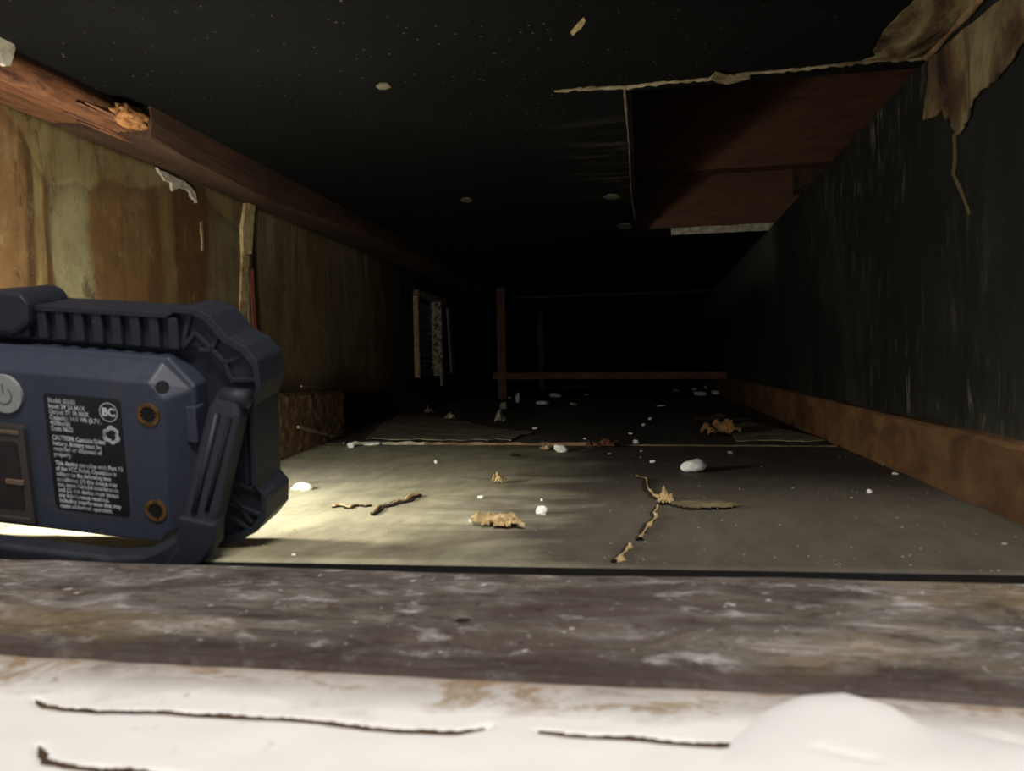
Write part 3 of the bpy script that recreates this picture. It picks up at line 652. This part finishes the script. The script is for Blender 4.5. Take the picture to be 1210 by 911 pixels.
names = ['white chip left of the near post foot, left of the pair', 'white chip left of the near post foot, right of the pair', 'flat pale chip right beside the near post', 'upright white splinter right of the near post foot', 'pale folded chip before the near post foot',
  'largest white chip on the dark far floor right of the near post', 'white chip just behind the largest chip on the far floor', 'dull pale chip right of the largest chip on the far floor', 'small chip at the foot of the near post', 'tiny pale chip right of the far post', 'thin white sliver on the middle of dark far floor',
  'dull chip at left of the far right chip cluster', 'widest white chip in the far right cluster by baseboard', 'slanted chip at the back of far right cluster', 'rightmost chip of the far right cluster by baseboard', 'small crumb on the dark floor behind the ochre chunk, far one of two', 'small crumb on the dark floor left of ochre chunk, near one of two', 'bright small crumb behind the seam, right of torn covering',
  'bright sliver just behind the right part of seam', 'tiny crumb just behind the middle of seam', 'crumb on the dark debris behind the ochre chunk', 'tiny crumb between the far right chips']
for i, (f, nm) in enumerate(zip(far, names)): chip(*f, 30+i, nm, mat=M_CHIP if i not in (4, 7, 11) else M_CHIPD)
spec = [(388, 529, 3, 'tiny crumb at the foot of the brown block'), (406, 524, 4, 'tiny crumb just left of the seam lath'), (992, 540, 3, 'tiny crumb by the baseboard just in front of the seam end'),
        (1006, 534, 3, 'tiny crumb at the foot of the baseboard where the seam ends'), (826, 575, 3, 'tiny crumb on the floor below the largest white stone'), (937, 577, 3, 'tiny crumb midway between the white stone and right baseboard'),
        (1006, 589, 4, 'dull crumb just left below the single white crumb on the right floor'), (1066, 624, 4, 'dull crumb on the near right floor left of the baseboard'), (1187, 644, 6, 'crumb nearest the ledge in the far right floor corner'),
        (874, 578, 3, 'tiny crumb right of the one below the white stone'), (1043, 550, 3, 'tiny crumb against the baseboard behind the flat white crumb'), (720, 537, 5, 'dull crumb in front of the rusty fragments'),
        (758, 534, 5, 'dull crumb right of the white crumb on the seam'), (863, 536, 8, 'widest dull crumb in front of the ochre chunk'), (757, 541, 3, 'tiny crumb left behind the white stone'), (900, 552, 3, 'tiny crumb right of the white stone in its shadow line')]
for i, (a, b, wd, nm) in enumerate(spec): chip(a, b, wd*.8, wd*.45, 60+i, nm, 'tiny floor crumbs', mat=M_CHIPD)
# dust and grit nobody could count
bm = bmesh.new(); rr = random.Random(4)
for i in range(900):
    x = rr.uniform(-.6, .26); y = .46+2.6*rr.random()**1.8
    if x < -.46 and y < 1.4: continue
    if 1.16 < y < 2.1 and x < -.1 or (1.15 < y < 1.5 and x > .05): continue
    s_ = rr.uniform(.0003, .0008)*(1+y*.4)
    q = [bm.verts.new((x+s_*math.cos(a), y+s_*math.sin(a)*rr.uniform(.5, 1), .0008)) for a in (0, 2.1, 4.2)]; tp = bm.verts.new((x, y, .0008+s_*.9))
    for k in range(3): bm.faces.new((q[k], q[(k+1) % 3], tp))
    bm.faces.new(q[::-1])
link('floor_grit', fin(bm), M_CHIPD, None, (0, 0, 0), 'pale grit scattered over the floor', 'grit', kind='stuff')

# ------------------------------------------------------------------ foreground ledge and casing
def mat_ledge():
    g = G('weathered_grey_wood'); a = g.noise(16, (1, 2.6, 1), 8, .75, .8); b = g.noise(6, (1, 1.8, 1), 6, .65, loc=(3, 0, 0)); c = g.noise(30, (1, 1.6, 1), 6, .7, loc=(1, 5, 0)); d = g.noise(150, (1, .8, 1), 3)
    col = g.ramp(a, [(.34, S(60, 52, 46)), (.46, S(98, 90, 83)), (.56, S(122, 114, 107)), (.68, S(172, 165, 161))])
    col = g.mix(g.rng(b, .46, .62, 0, .75), col, S(76, 65, 58))
    col = g.mix(g.rng(c, .56, .70, 0, .7), col, S(206, 200, 198))
    col = g.mix(g.rng(c, .44, .32, 0, .8), col, S(60, 48, 40))
    col = g.mix(g.rng(b, .34, .46, .6, 0), col, S(140, 120, 86))
    col = g.mix(g.rng(d, .66, .74, 0, .6), col, S(226, 220, 214))
    col = g.mix(g.rng(d, .38, .28, 0, .6), col, S(50, 40, 34))
    X = g.xyz(); e = g.math('ADD', X[1], g.math('MULTIPLY', c, .03))
    col = g.mix(g.rng(e, -.030, -.046, 0, .75), col, S(58, 46, 40))
    return g.out(col, .75, g.math('ADD', a, c), .8, .003, .3)
back = lambda x: .4245+.0075*max(0, (x+.075)/.27)
frnt = lambda x: .287+.0*x
def lf(x, y):
    t = y; yy = frnt(x)+(back(x)-frnt(x))*t
    z = .003+.0012*mnoise.noise(Vector((x*6, yy*30, 0)))+.0006*mnoise.noise(Vector((x*20, yy*120, 2)))
    if t > .985: z -= .0012
    if t < .03: z -= .0015
    for hx, hy, hr in nailholes:
        dd = math.hypot(x-hx, yy-hy)
        if dd < hr: z -= .0016*(1-(dd/hr)**4)
    return Vector((x, yy, z))
nailholes = [(U(547, 731, 2, .003).x, U(547, 731, 2, .003).y, .0055), (U(325, 683, 2, .003).x, U(325, 683, 2, .003).y, .0035)]
bm = grid(-.66, .45, 0, 1, 520, 70, lf)
r = bmesh.ops.extrude_face_region(bm, geom=list(bm.faces))
for v in [e for e in r['geom'] if isinstance(e, bmesh.types.BMVert)]: v.co.z = -.028
t = root('ledge_board', (-.1, .355, -.028), 'weathered grey-brown wooden board forming the ledge in the foreground', 'board')
link('plank', fin(bm, 'plank', True), mat_ledge(), t)
for hx, hy, hr in nailholes:
    bm = bmesh.new(); tube(bm, [(hx, hy, -.006), (hx, hy, .0020)], hr*.8, 14); link('nail_head', fin(bm), M_DIRT, t)

def mat_casing():
    g = G('old_white_casing_paint'); X = g.xyz(); n = g.noise(22, (1, 1.6, 1), 6, .7, .6); n2 = g.noise(5, (1, 2, 1), 4, .6, loc=(2, 1, 0)); n3 = g.noise(70, det=4, rough=.7)
    e = g.math('ADD', X[1], g.math('MULTIPLY', g.math('SUBTRACT', n, .5), .045)); e = g.math('ADD', e, g.math('MULTIPLY', g.math('SUBTRACT', n2, .5), .02))
    dirt = g.ramp(n, [(.3, S(120, 106, 94)), (.44, S(176, 168, 162)), (.52, S(196, 190, 186)), (.6, S(156, 136, 110)), (.7, S(196, 190, 188))])
    col = g.mix(g.rng(e, .256, .274), g.ramp(n2, [(.3, S(238, 234, 231)), (.7, S(240, 236, 232))]), dirt)
    col = g.mix(g.rng(e, .279, .287, 0, .6), col, S(140, 112, 84))
    col = g.mix(g.math('MULTIPLY', g.rng(n3, .62, .7), g.rng(n2, .5, .65, 0, .5)), col, S(176, 158, 136))
    return g.out(col, .55, n, .3, .001, .4)
groove1 = [U(*p, 2, -.003) for p in [(42, 826), (52, 834), (80, 838), (120, 842), (200, 843), (290, 850), (380, 856), (470, 866), (540, 868), (562, 864), (578, 860)]]
groove2 = [U(*p, 2, -.003) for p in [(636, 866), (680, 872), (760, 876), (850, 884), (948, 889)]]
groove3 = [U(*p, 2, -.003) for p in [(46, 880), (54, 898), (80, 904), (150, 908), (230, 915)]]
groove4 = [U(*p, 2, .006) for p in [(966, 864), (990, 870), (1035, 878)]]
blob = [U(*p, 2, 0) for p in [(730, 898), (800, 872), (860, 842), (905, 822), (945, 811), (990, 808), (1040, 821), (1080, 841), (1130, 848), (1210, 866), (1330, 884)]]
def cf(x, y):
    z = -.0015-.0009*(.285-y)*30+.0012*mnoise.noise(Vector((x*8, y*14, 4)))+.0005*mnoise.noise(Vector((x*40, y*60, 4)))
    for gr in (groove1, groove2, groove3):
        d = segdist((x, y), gr)
        if d < .006: z -= .0016*math.exp(-(d/.0013)**2)*(.8+.5*mnoise.noise(Vector((x*90, y*90, 0))))
    return Vector((x, y, z))
bm = grid(-.50, .34, .14, .2865, 560, 120, cf)
r = bmesh.ops.extrude_face_region(bm, geom=list(bm.faces))
for v in [e for e in r['geom'] if isinstance(e, bmesh.types.BMVert)]: v.co.z = -.035
cas = struct('trim_1', bm, mat_casing(), None, True)
for gr in (groove1, groove2, groove3):
    bm = bmesh.new(); prev = None; rr = random.Random(len(gr)); P = []
    for a, b in zip(gr, gr[1:]):
        n = max(2, int((b-a).length/.0015)); P += [a.lerp(b, i/n) for i in range(n)]
    for i, p in enumerate(P):
        d = (P[min(i+1, len(P)-1)]-P[max(i-1, 0)]).normalized(); s_ = Vector((-d.y, d.x, 0))*.0013*rr.uniform(.5, 1.4)*min(1, i/6+.2, (len(P)-i)/6)
        z = cf(p.x, p.y).z+.0011
        ring = [bm.verts.new((p.x-s_.x, p.y-s_.y, z-.003)), bm.verts.new((p.x-s_.x, p.y-s_.y, z)), bm.verts.new((p.x+s_.x, p.y+s_.y, z)), bm.verts.new((p.x+s_.x, p.y+s_.y, z-.003))]
        if prev:
            for q in range(3): bm.faces.new((prev[q], prev[q+1], ring[q+1], ring[q]))
        prev = ring
    struct('dirty_groove', bm, plain('groove_dirt', S(84, 66, 48), .9, .3, 120, dark=S(44, 32, 22)), cas)
# smooth filler lump at the right of the casing
bx = [(p.x, p.y) for p in blob]
def topy(x):
    for (a, b), (c, d) in zip(bx, bx[1:]):
        if a <= x <= c: return b+(d-b)*(x-a)/(c-a)
    return bx[0][1] if x < bx[0][0] else bx[-1][1]
x0, x1 = bx[0][0], .33
def bf(x, t):
    ty = topy(x)+.0008*mnoise.noise(Vector((x*60, 0, 0))); y = .145+(ty-.145)*t
    u = (ty-y)/.02; side = min(1, max(0, (x-x0)/.06))
    h = .0058*side*(1-math.exp(-u*2.2))+.0012*mnoise.noise(Vector((x*25, y*30, 9)))*min(1, u*2)
    h *= 1-.45*math.exp(-((y-.205)/.02)**2)*(.5+.5*math.sin(x*40))
    d = segdist((x, y), groove4)
    if d < .004: h -= .0008*math.exp(-(d/.0012)**2)
    return Vector((x, y, -.0045-(.0027*(.285-y)*10)+h*1.25))
bm = grid(x0, x1, 0, 1, 200, 90, bf)
r = bmesh.ops.extrude_face_region(bm, geom=list(bm.faces))
for v in [e for e in r['geom'] if isinstance(e, bmesh.types.BMVert)]: v.co.z = -.02
link('filler_lump', fin(bm, 'f', True), plain('smooth_white_filler', S(238, 234, 231), .5, .03, 30, bd=.0005), None, 'auto', 'smooth white filler swelling on the foreground casing at lower right', 'filler')

# ------------------------------------------------------------------ work light (local frame: x right, y away, z up; origin at the label's top left corner)
yaw, lean, roll = math.radians(0), math.radians(12.8), math.radians(5.8)
Rm = Matrix.Rotation(yaw, 3, 'Z') @ Matrix.Rotation(lean, 3, 'X') @ Matrix.Rotation(roll, 3, 'Y')
d = W2C @ Vector((51-605, 455.5-464, -FPX)); YD = .435; PL = Vector((0, 0, HC))+d*(YD/d.y)
SC = YD/.46
XM = -.04     # centre line of the lamp
# root at the lamp's foot
foot = PL+Rm @ Vector((XM*SC, .0*SC, -.125*SC))
MW = Matrix.Translation(foot) @ Rm.to_4x4()
wl_ = root('work_light', None, 'dark navy rubber-cased work light standing at left behind the ledge, its back to the camera', 'work light', mw=MW)
OFF = Vector((XM, 0, -.125))
def LP(name, bm, mat, parent=None, label=None, smooth=False, bevel=0):
    me = fin(bm, name, smooth); me.transform(Matrix.Scale(SC, 4) @ Matrix.Translation(-OFF))
    o = link(name, me, mat, None, label=label); o.parent = parent or wl_
    if bevel:
        m = o.modifiers.new('bevel', 'BEVEL'); m.width = bevel*SC; m.segments = 2; m.limit_method = 'ANGLE'; m.angle_limit = math.radians(35)
    return o
def rubber(name, c, var, sc, rough):
    g = G(name); a = g.noise(sc, det=5); dst = g.noise(9, det=4, loc=(1, 2, 3)); sp = g.noise(240, det=1)
    col = g.ramp(a, [(.3, tuple(x*(1-var) for x in c[:3])+(1,)), (.7, tuple(x*(1+var) for x in c[:3])+(1,))])
    col = g.mix(g.rng(dst, .55, .75, 0, .25), col, S(110, 100, 84)); col = g.mix(g.rng(sp, .78, .82, 0, .3), col, S(140, 134, 120))
    return g.out(col, rough, a, .25, .0004, .4)
M_BODY = rubber('navy_plastic', S(50, 54, 67), .12, 200, .45)
M_RUB = rubber('dark_rubber', S(33, 36, 44), .15, 160, .6)
M_GRIP = rubber('bail_rubber', S(34, 37, 45), .15, 160, .55)
M_DK = plain('black_recess', S(14, 14, 16), .8, .2)
mx = lambda pts: [(2*XM-x, z) for x, z in pts][::-1]
# housing: flat back panel, chamfered sides
inner_r = [(.080, .0133), (.0893, .002), (.0862, -.094), (.079, -.1030)]
outer_r = [(.082, .0245), (.1015, .0070), (.1005, -.085), (.088, -.1075)]
mid_r = [(.086, .028), (.104, .010), (.104, -.085), (.092, -.1090)]
inner = inner_r+mx(inner_r); outer = outer_r+mx(outer_r); mid = mid_r+mx(mid_r)
bm = bmesh.new(); A = [bm.verts.new((x, 0, z)) for x, z in inner]; B = [bm.verts.new((x, .014, z)) for x, z in outer]; C_ = [bm.verts.new((x, .016, z)) for x, z in mid]; D = [bm.verts.new((x, .050, z)) for x, z in mid]
for P_, Q_ in ((A, B), (B, C_), (C_, D)):
    for k in range(8): bm.faces.new((P_[k], P_[(k+1) % 8], Q_[(k+1) % 8], Q_[k]))
bm.faces.new(A[::-1]); bm.faces.new(D)
LP('housing', bm, M_BODY, bevel=.0014)
# side key on the chamfer
bm = bmesh.new(); box(bm, (.0985, .010, -.030), (.1065, .022, -.004), .001); LP('side_rib', bm, M_BODY)
# holes and brass inserts
def ring_xz(bm, cx, cz, y0, y1, ro, ri, n=24):
    R_ = []
    for (y, r) in ((y1, ro), (y0, ro), (y0, ri), (y1, ri)): R_.append([bm.verts.new((cx+r*math.cos(2*math.pi*k/n), y, cz+r*math.sin(2*math.pi*k/n))) for k in range(n)])
    for a, b in ((0, 1), (1, 2), (2, 3)):
        for k in range(n): bm.faces.new((R_[a][k], R_[a][(k+1) % n], R_[b][(k+1) % n], R_[b][k]))
def disc_xz(bm, cx, cz, y0, y1, r, n=24):
    prism(bm, [(cx+r*math.cos(2*math.pi*k/n), y0, cz+r*math.sin(2*math.pi*k/n)) for k in range(n)], (0, y1-y0, 0))
M_BRASS = plain('rusty_brass', S(112, 84, 52), .5, .5, 220, metal=.5, dark=S(70, 44, 22), bd=.001)
for sgn in (0, 1):
    for cz in (-.0085, -.0786):
        cx = .0782 if cz > -.05 else .0778
        if sgn: cx = 2*XM-cx
        bm = bmesh.new(); ring_xz(bm, cx, cz, -.0010, .0008, .0082, .0060); o = LP('threaded_insert', bm, M_BRASS)
        bm = bmesh.new(); disc_xz(bm, cx, cz, -.0003, .0006, .0061); LP('bore', bm, M_DK, o)
        for kk in range(12):
            a = kk*math.pi/6; bm = bmesh.new(); tube(bm, [(cx+.0060*math.cos(a), -.0006, cz+.0060*math.sin(a)), (cx+.0052*math.cos(a), -.0006, cz+.0052*math.sin(a))], .0006, 6); LP('thread_tooth', bm, M_BRASS, o)
for sg in (0, 1):
    q0, q1, q2 = Vector((.080, 0, .0133)), Vector((.0893, 0, .002)), Vector((.0918, .014, .0158))
    nn = (q1-q0).cross(q2-q0).normalized(); nn = -nn if nn.y > 0 else nn; c3 = (q0+q1+q2)/3+(q2-(q0+q1)/2)*-.02; u = (q1-q0).normalized(); v = nn.cross(u)
    P_ = [c3+nn*.0001+(u*math.cos(2*math.pi*k/20)+v*math.sin(2*math.pi*k/20))*.0044 for k in range(20)]
    if sg: P_ = [Vector((2*XM-q.x, q.y, q.z)) for q in P_]; nn = Vector((-nn.x, nn.y, nn.z))
    bm = bmesh.new(); prism(bm, P_, nn*.0005); LP('screw_hole', bm, M_DK)
# label
LW, LH = .0575, .0855
def rr_poly(x0, x1, z0, z1, r, n=5):
    P_ = []
    for cx, cz, a0 in ((x1-r, z1-r, 0), (x0+r, z1-r, 90), (x0+r, z0+r, 180), (x1-r, z0+r, 270)):
        for k in range(n+1): a = math.radians(a0+90*k/n); P_.append((cx+r*math.cos(a), cz+r*math.sin(a)))
    return P_
bm = bmesh.new(); prism(bm, [(x, -.0006, z) for x, z in rr_poly(0, LW, -LH, 0, .003)], (0, .0007, 0))
plate = LP('label_plate', bm, plain('black_label', S(12, 12, 16), .35, .2, 90, spec=.5), label='black printed specification label')
def mat_print():
    g = G('printed_grey_white'); a = g.noise(120, det=3); return g.out(g.ramp(a, [(.35, S(120, 122, 126)), (.6, S(196, 196, 200))]), .6)
M_PR = mat_print()
def text(body, x, z, size, name='lettering', align='LEFT', bold=0.0, width=None):
    c = bpy.data.curves.new(name, 'FONT'); c.body = body; c.size = size; c.align_x = align; c.extrude = .00008; c.offset = bold; c.resolution_u = 3
    tmp = bpy.data.objects.new('tmp', c); scn.collection.objects.link(tmp); bpy.context.view_layer.update()
    me = bpy.data.meshes.new_from_object(tmp); bpy.data.objects.remove(tmp); bpy.data.curves.remove(c)
    if width:
        ww = max(v.co.x for v in me.vertices)-min(v.co.x for v in me.vertices); me.transform(Matrix.Diagonal((width/ww, 1, 1, 1)))
    me.materials.clear()
    me.transform(Matrix.Translation((x, -.0007, z)) @ Matrix.Rotation(math.pi/2, 4, 'X'))
    me.transform(Matrix.Scale(SC, 4) @ Matrix.Translation(-OFF)); o = link(name, me, M_PR); o.parent = plate; return o
lines = [('Model: 00603', .0205, 0), ('Input: 5V 2A MAX', .0275, 0), ('Output: 5V 1A MAX', .0300, 0), ('Capacity: 14.8 Wh (3.7V,', .0385, 0), ('4000mAh)', .0150, 0), ('Date: 0622', .0165, 0), None,
  ('CAUTION: Contains Li-ion', .0405, 1), ('battery. Battery must be', .0370, 0), ('recycled or disposed of', .0370, 0), ('properly.', .0135, 0), None,
  ('This device complies with Part 15', .0520, 0), ('of the FCC Rules. Operation is', .0465, 0), ('subject to the following two', .0420, 0), ('conditions: (1) this device may', .0465, 0), ('not cause harmful interference,', .0475, 0),
  ('and (2) this device must accept', .0470, 0), ('any interference received,', .0390, 0), ('including interference that may', .0480, 0), ('cause undesired operation.', .0410, 0)]
zz = -.0062
for L in lines:
    if L is None: zz -= .0026; continue
    text(L[0], .0034, zz, .0047, bold=.00013 if L[2] else .00006, width=L[1]); zz -= .00405
text('BC', .0487, -.0120, .0078, 'lettering', 'CENTER', .0003)
bm = bmesh.new(); ring_xz(bm, .0487, -.0095, -.00078, -.0005, .0068, .0063, 32); LP('circle_mark', bm, M_PR, plate)
bm = bmesh.new(); cx, cz = .0492, -.0258
for k in range(3):
    a = math.radians(90+120*k); ca, sa = math.cos(a), math.sin(a)
    def rot(px_, pz_): return (cx+px_*ca-pz_*sa, -.0006, cz+px_*sa+pz_*ca)
    # bent band with an arrow head, one third of the sign (local x points outward)
    prism(bm, [rot(*q) for q in ((.0068, -.0016), (.0068, .0014), (.0046, .0030), (.0030, .0040), (.0018, .0022), (.0036, .0010), (.0038, -.0016))], (0, -.0002, 0))
    prism(bm, [rot(*q) for q in ((.0060, -.0020), (.0036, -.0020), (.0010, -.0052), (.0020, -.0058), (-.0004, -.0062), (.0004, -.0040), (.0016, -.0048), (.0034, -.0058))][:4]+[rot(.0040, -.0056)], (0, -.0002, 0))
LP('recycling_mark', bm, M_PR, plate)
# power button (centred on the lamp) and its mark
bm = bmesh.new(); cxb, czb = -.0292, -.0030
prism(bm, [(cxb+.0138*math.cos(2*math.pi*k/32), -.0022, czb+.0138*math.sin(2*math.pi*k/32)) for k in range(32)], (0, .003, 0))
bt = LP('power_button', bm, plain('grey_button', S(142, 142, 140), .55, .08, 80), label='round grey power button', bevel=.0008)
bm = bmesh.new(); P_ = [(cxb+.0062*math.sin(math.radians(a)), -.0023, czb-.0005+.0062*math.cos(math.radians(a))) for a in range(40, 321, 20)]; tube(bm, P_, .0006, 6)
tube(bm, [(cxb, -.0023, czb+.0075), (cxb, -.0023, czb+.001)], .0006, 6); LP('power_mark', bm, plain('mark_grey', S(96, 96, 98), .6, .1), bt)
# clear cover over the charging ports
M_CL = plain('smoky_cover', S(58, 54, 52), .25, .15, 30, spec=.6)
bm = bmesh.new(); prism(bm, [(x, -.0035, z) for x, z in rr_poly(-.062, -.0165, -.1005, -.0245, .004)], (0, .004, 0)); cv = LP('port_cover', bm, M_CL, label='smoky rubber cover over the charging ports', bevel=.001)
bm = bmesh.new(); box(bm, (-.059, -.0048, -.0315), (-.0195, -.0030, -.0285), .0006); LP('cover_rim', bm, plain('brown_rim', S(92, 76, 58), .5, .3, 60), cv)
bm = bmesh.new(); box(bm, (-.0345, -.0052, -.0690), (-.0205, -.0030, -.0650), .0006); LP('cover_tab', bm, plain('brown_tab', S(104, 86, 70), .5, .3, 60), cv)
bm = bmesh.new(); box(bm, (-.056, -.0050, -.0985), (-.0185, -.0030, -.094), .0008); LP('cover_rim', bm, M_CL, cv)
bm = bmesh.new(); prism(bm, [(x, -.0042, z) for x, z in rr_poly(-.056, -.0225, -.088, -.037, .003)], (0, .001, 0)); LP('cover_recess', bm, plain('cover_inner', S(40, 36, 36), .3, .3, 40), cv)
# bumper frame
bo = [(XM, .0565), (.087, .0585), (.094, .0625), (.106, .0625), (.116, .0585), (.128, .045), (.141, .039), (.149, .030), (.1505, .014), (.1455, -.001), (.1445, -.062), (.151, -.069), (.150, -.085), (.142, -.096), (.130, -.104), (.113, -.110), (.090, -.1125), (XM, -.1125)]
bi = [(XM, .030), (.080, .031), (.088, .032), (.098, .034), (.106, .033), (.114, .023), (.121, .016), (.126, .010), (.127, .002), (.125, -.006), (.124, -.060), (.124, -.066), (.122, -.076), (.118, -.084), (.112, -.090), (.103, -.097), (.088, -.102), (XM, -.1015)]
def ringband(bo, bi, y0, y1):
    bm = bmesh.new(); O = bo+mx(bo)[1:-1]; I = bi+mx(bi)[1:-1]; n = len(O)
    L = [[bm.verts.new((x, y, z)) for x, z in PP] for PP, y in ((O, y0), (O, y1), (I, y1), (I, y0))]
    for a in range(4):
        for k in range(n): bm.faces.new((L[a][k], L[a][(k+1) % n], L[(a+1) % 4][(k+1) % n], L[(a+1) % 4][k]))
    return bm
LP('bumper_frame', ringband(bo, bi, .024, .056), M_RUB, bevel=.002)
# raised outer rim, sunk band behind the ribs
shr = lambda P_, k, c=(XM, -.027): [((x-c[0])*k+c[0], (z-c[1])*k+c[1]) for x, z in P_]
bo2 = [(x-(.004 if x > XM else 0), z-(.004 if z > 0 else -.003)) for x, z in bo]
LP('bumper_rim', ringband(bo, bo2, .018, .026), M_RUB, bevel=.001)
# skirt joining housing to frame
LP('skirt', ringband([(x+.001, z) for x, z in bi], [(XM, .020), (.082, .022), (.087, .021), (.092, .020), (.098, .016), (.102, .010), (.103, .006), (.1035, .003), (.1035, -.002), (.1035, -.008), (.1035, -.06), (.1035, -.066), (.1035, -.075), (.103, -.082), (.099, -.088), (.095, -.094), (.085, -.100), (XM, -.1)], .030, .050), M_RUB)
# vertical ribs of the top bar and lattice ribs on the corners
for k in range(-9, 10):
    x = XM+.0142*k
    if abs(x-XM) > .13: continue
    bm = bmesh.new(); box(bm, (x-.0036, .019, .033), (x+.0036, .027, .0555), .0012); LP('rib', bm, M_RUB)
def bar(p, q, r=.0016, y=.0215):
    bm = bmesh.new(); d_ = Vector((q[0]-p[0], 0, q[1]-p[1])); s_ = Vector((-d_.z, 0, d_.x)).normalized()*r
    P_ = [Vector((p[0], y, p[1])), Vector((q[0], y, q[1]))]; prism(bm, [P_[0]-s_, P_[1]-s_, P_[1]+s_, P_[0]+s_], (0, .006, 0)); return bm
RB = [((.100, .060), (.092, .034)), ((.1025, .0455), (.123, .026)), ((.113, .0335), (.121, .048)), ((.123, .026), (.128, .012)), ((.122, .0255), (.143, .036)), ((.104, .0335), (.113, .034)), ((.127, .014), (.149, .016)), ((.092, .034), (.1025, .0455)),
      ((.124, -.062), (.150, -.068)), ((.121, -.078), (.149, -.086)), ((.116, -.086), (.138, -.099)), ((.104, -.095), (.118, -.108)), ((.135, -.004), (.135, -.062)), ((.122, -.070), (.137, -.092))]
for p_, q_ in RB:
    for s_ in (0, 1):
        a_, b_ = (p_, q_) if not s_ else ((2*XM-p_[0], p_[1]), (2*XM-q_[0], q_[1])); LP('rib', bar(a_, b_), M_RUB, smooth=False, bevel=.0005)
# latch-like lump left of the middle of the top bar
bm = bmesh.new(); prism(bm, [(x, .012, z) for x, z in ((-.075, .060), (-.028, .0665), (-.020, .0655), (-.014, .058), (-.016, .044), (-.028, .036), (-.075, .036))], (0, .04, 0)); LP('carry_lug', bm, M_RUB, bevel=.003)
# stand bail
path = [(.1335, .012, .008), (.1315, .008, -.004), (.1255, -.002, -.040), (.1215, -.009, -.066), (.119, -.012, -.080), (.112, -.013, -.095), (.099, -.014, -.1055), (.080, -.014, -.1135), (.055, -.014, -.1165), (XM, -.014, -.1165)]
wid = [.0075, .0115, .0120, .0120, .0120, .0125, .0130, .011, .0095, .0090]
def sweep(path, wid, th):
    bm = bmesh.new(); prev = None; P_ = [Vector(p) for p in path]; m = [Vector((2*XM-p.x, p.y, p.z)) for p in P_[:-1]][::-1]; P_ += m; W = wid+wid[:-1][::-1]; n = len(P_)
    for i, p in enumerate(P_):
        d_ = (P_[min(i+1, n-1)]-P_[max(i-1, 0)]).normalized(); s_ = Vector((0, 1, 0)).cross(d_).normalized(); f = d_.cross(s_).normalized()
        if f.y > 0: f = -f
        ring = [bm.verts.new(p+s_*W[i]-f*th), bm.verts.new(p+s_*W[i]+f*th*.7), bm.verts.new(p+s_*W[i]*.7+f*th), bm.verts.new(p-s_*W[i]*.7+f*th), bm.verts.new(p-s_*W[i]+f*th*.7), bm.verts.new(p-s_*W[i]-f*th)]
        if prev:
            for k in range(6): bm.faces.new((prev[k], prev[(k+1) % 6], ring[(k+1) % 6], ring[k]))
        else: bm.faces.new(ring[::-1])
        prev = ring
    bm.faces.new(prev); return bm
bail = LP('stand_bail', sweep(path, wid, .0075), M_GRIP, bevel=.0012, label='swung-out rubber stand bail')
for s_ in (0, 1):
    fx = (lambda x: x) if not s_ else (lambda x: 2*XM-x)
    bm = bmesh.new(); tube(bm, [(fx(.1285), -.0010, -.003), (fx(.1222), -.0105, -.040), (fx(.1175), -.0175, -.068)], .0022, 8); LP('raised_ridge', bm, M_GRIP, bail, smooth=True)
    bm = bmesh.new(); tube(bm, [(fx(.1375), -.0005, -.005), (fx(.1315), -.0105, -.040), (fx(.1265), -.0170, -.066)], .0016, 8); LP('raised_ridge', bm, M_DK, bail, smooth=True)
    bm = bmesh.new(); prism(bm, [(fx(x), -.0225, z) for x, z in ((.1085, -.070), (.1350, -.0725), (.1335, -.088), (.124, -.101), (.108, -.1135), (.088, -.1215), (.085, -.113), (.098, -.104), (.106, -.092))], (0, .014, 0)); LP('bail_sleeve', bm, M_GRIP, bail, bevel=.002)
    bm = bmesh.new(); tube(bm, [(fx(.128), .0095, .006), (fx(.146), .0095, .006)], .0065, 16); LP('pivot', bm, M_RUB, smooth=True)
# lens side: bezel, diffuser and the light it gives
bm = bmesh.new(); box(bm, (XM-.135, .050, -.095), (XM+.135, .057, .018), .002); LP('bezel', bm, M_BODY)
g = G('lit_diffuser'); g.out((1, 1, 1, 1), .5); g.b.inputs['Emission Color'].default_value = (1, .97, .88, 1); g.b.inputs['Emission Strength'].default_value = 4
bm = bmesh.new(); box(bm, (XM-.12, .057, -.082), (XM+.12, .060, .006)); LP('diffuser', bm, g.m, label='lit white diffuser on the far face')
l = bpy.data.lights.new('lamp_light', 'POINT'); l.shadow_soft_size = .022; l.energy = 4.4; l.color = (1, .98, .90)
lo = bpy.data.objects.new('lamp_light', l); scn.collection.objects.link(lo)
lo.location = MW @ ((Vector((XM+.01, .088, -.030))-OFF)*SC)
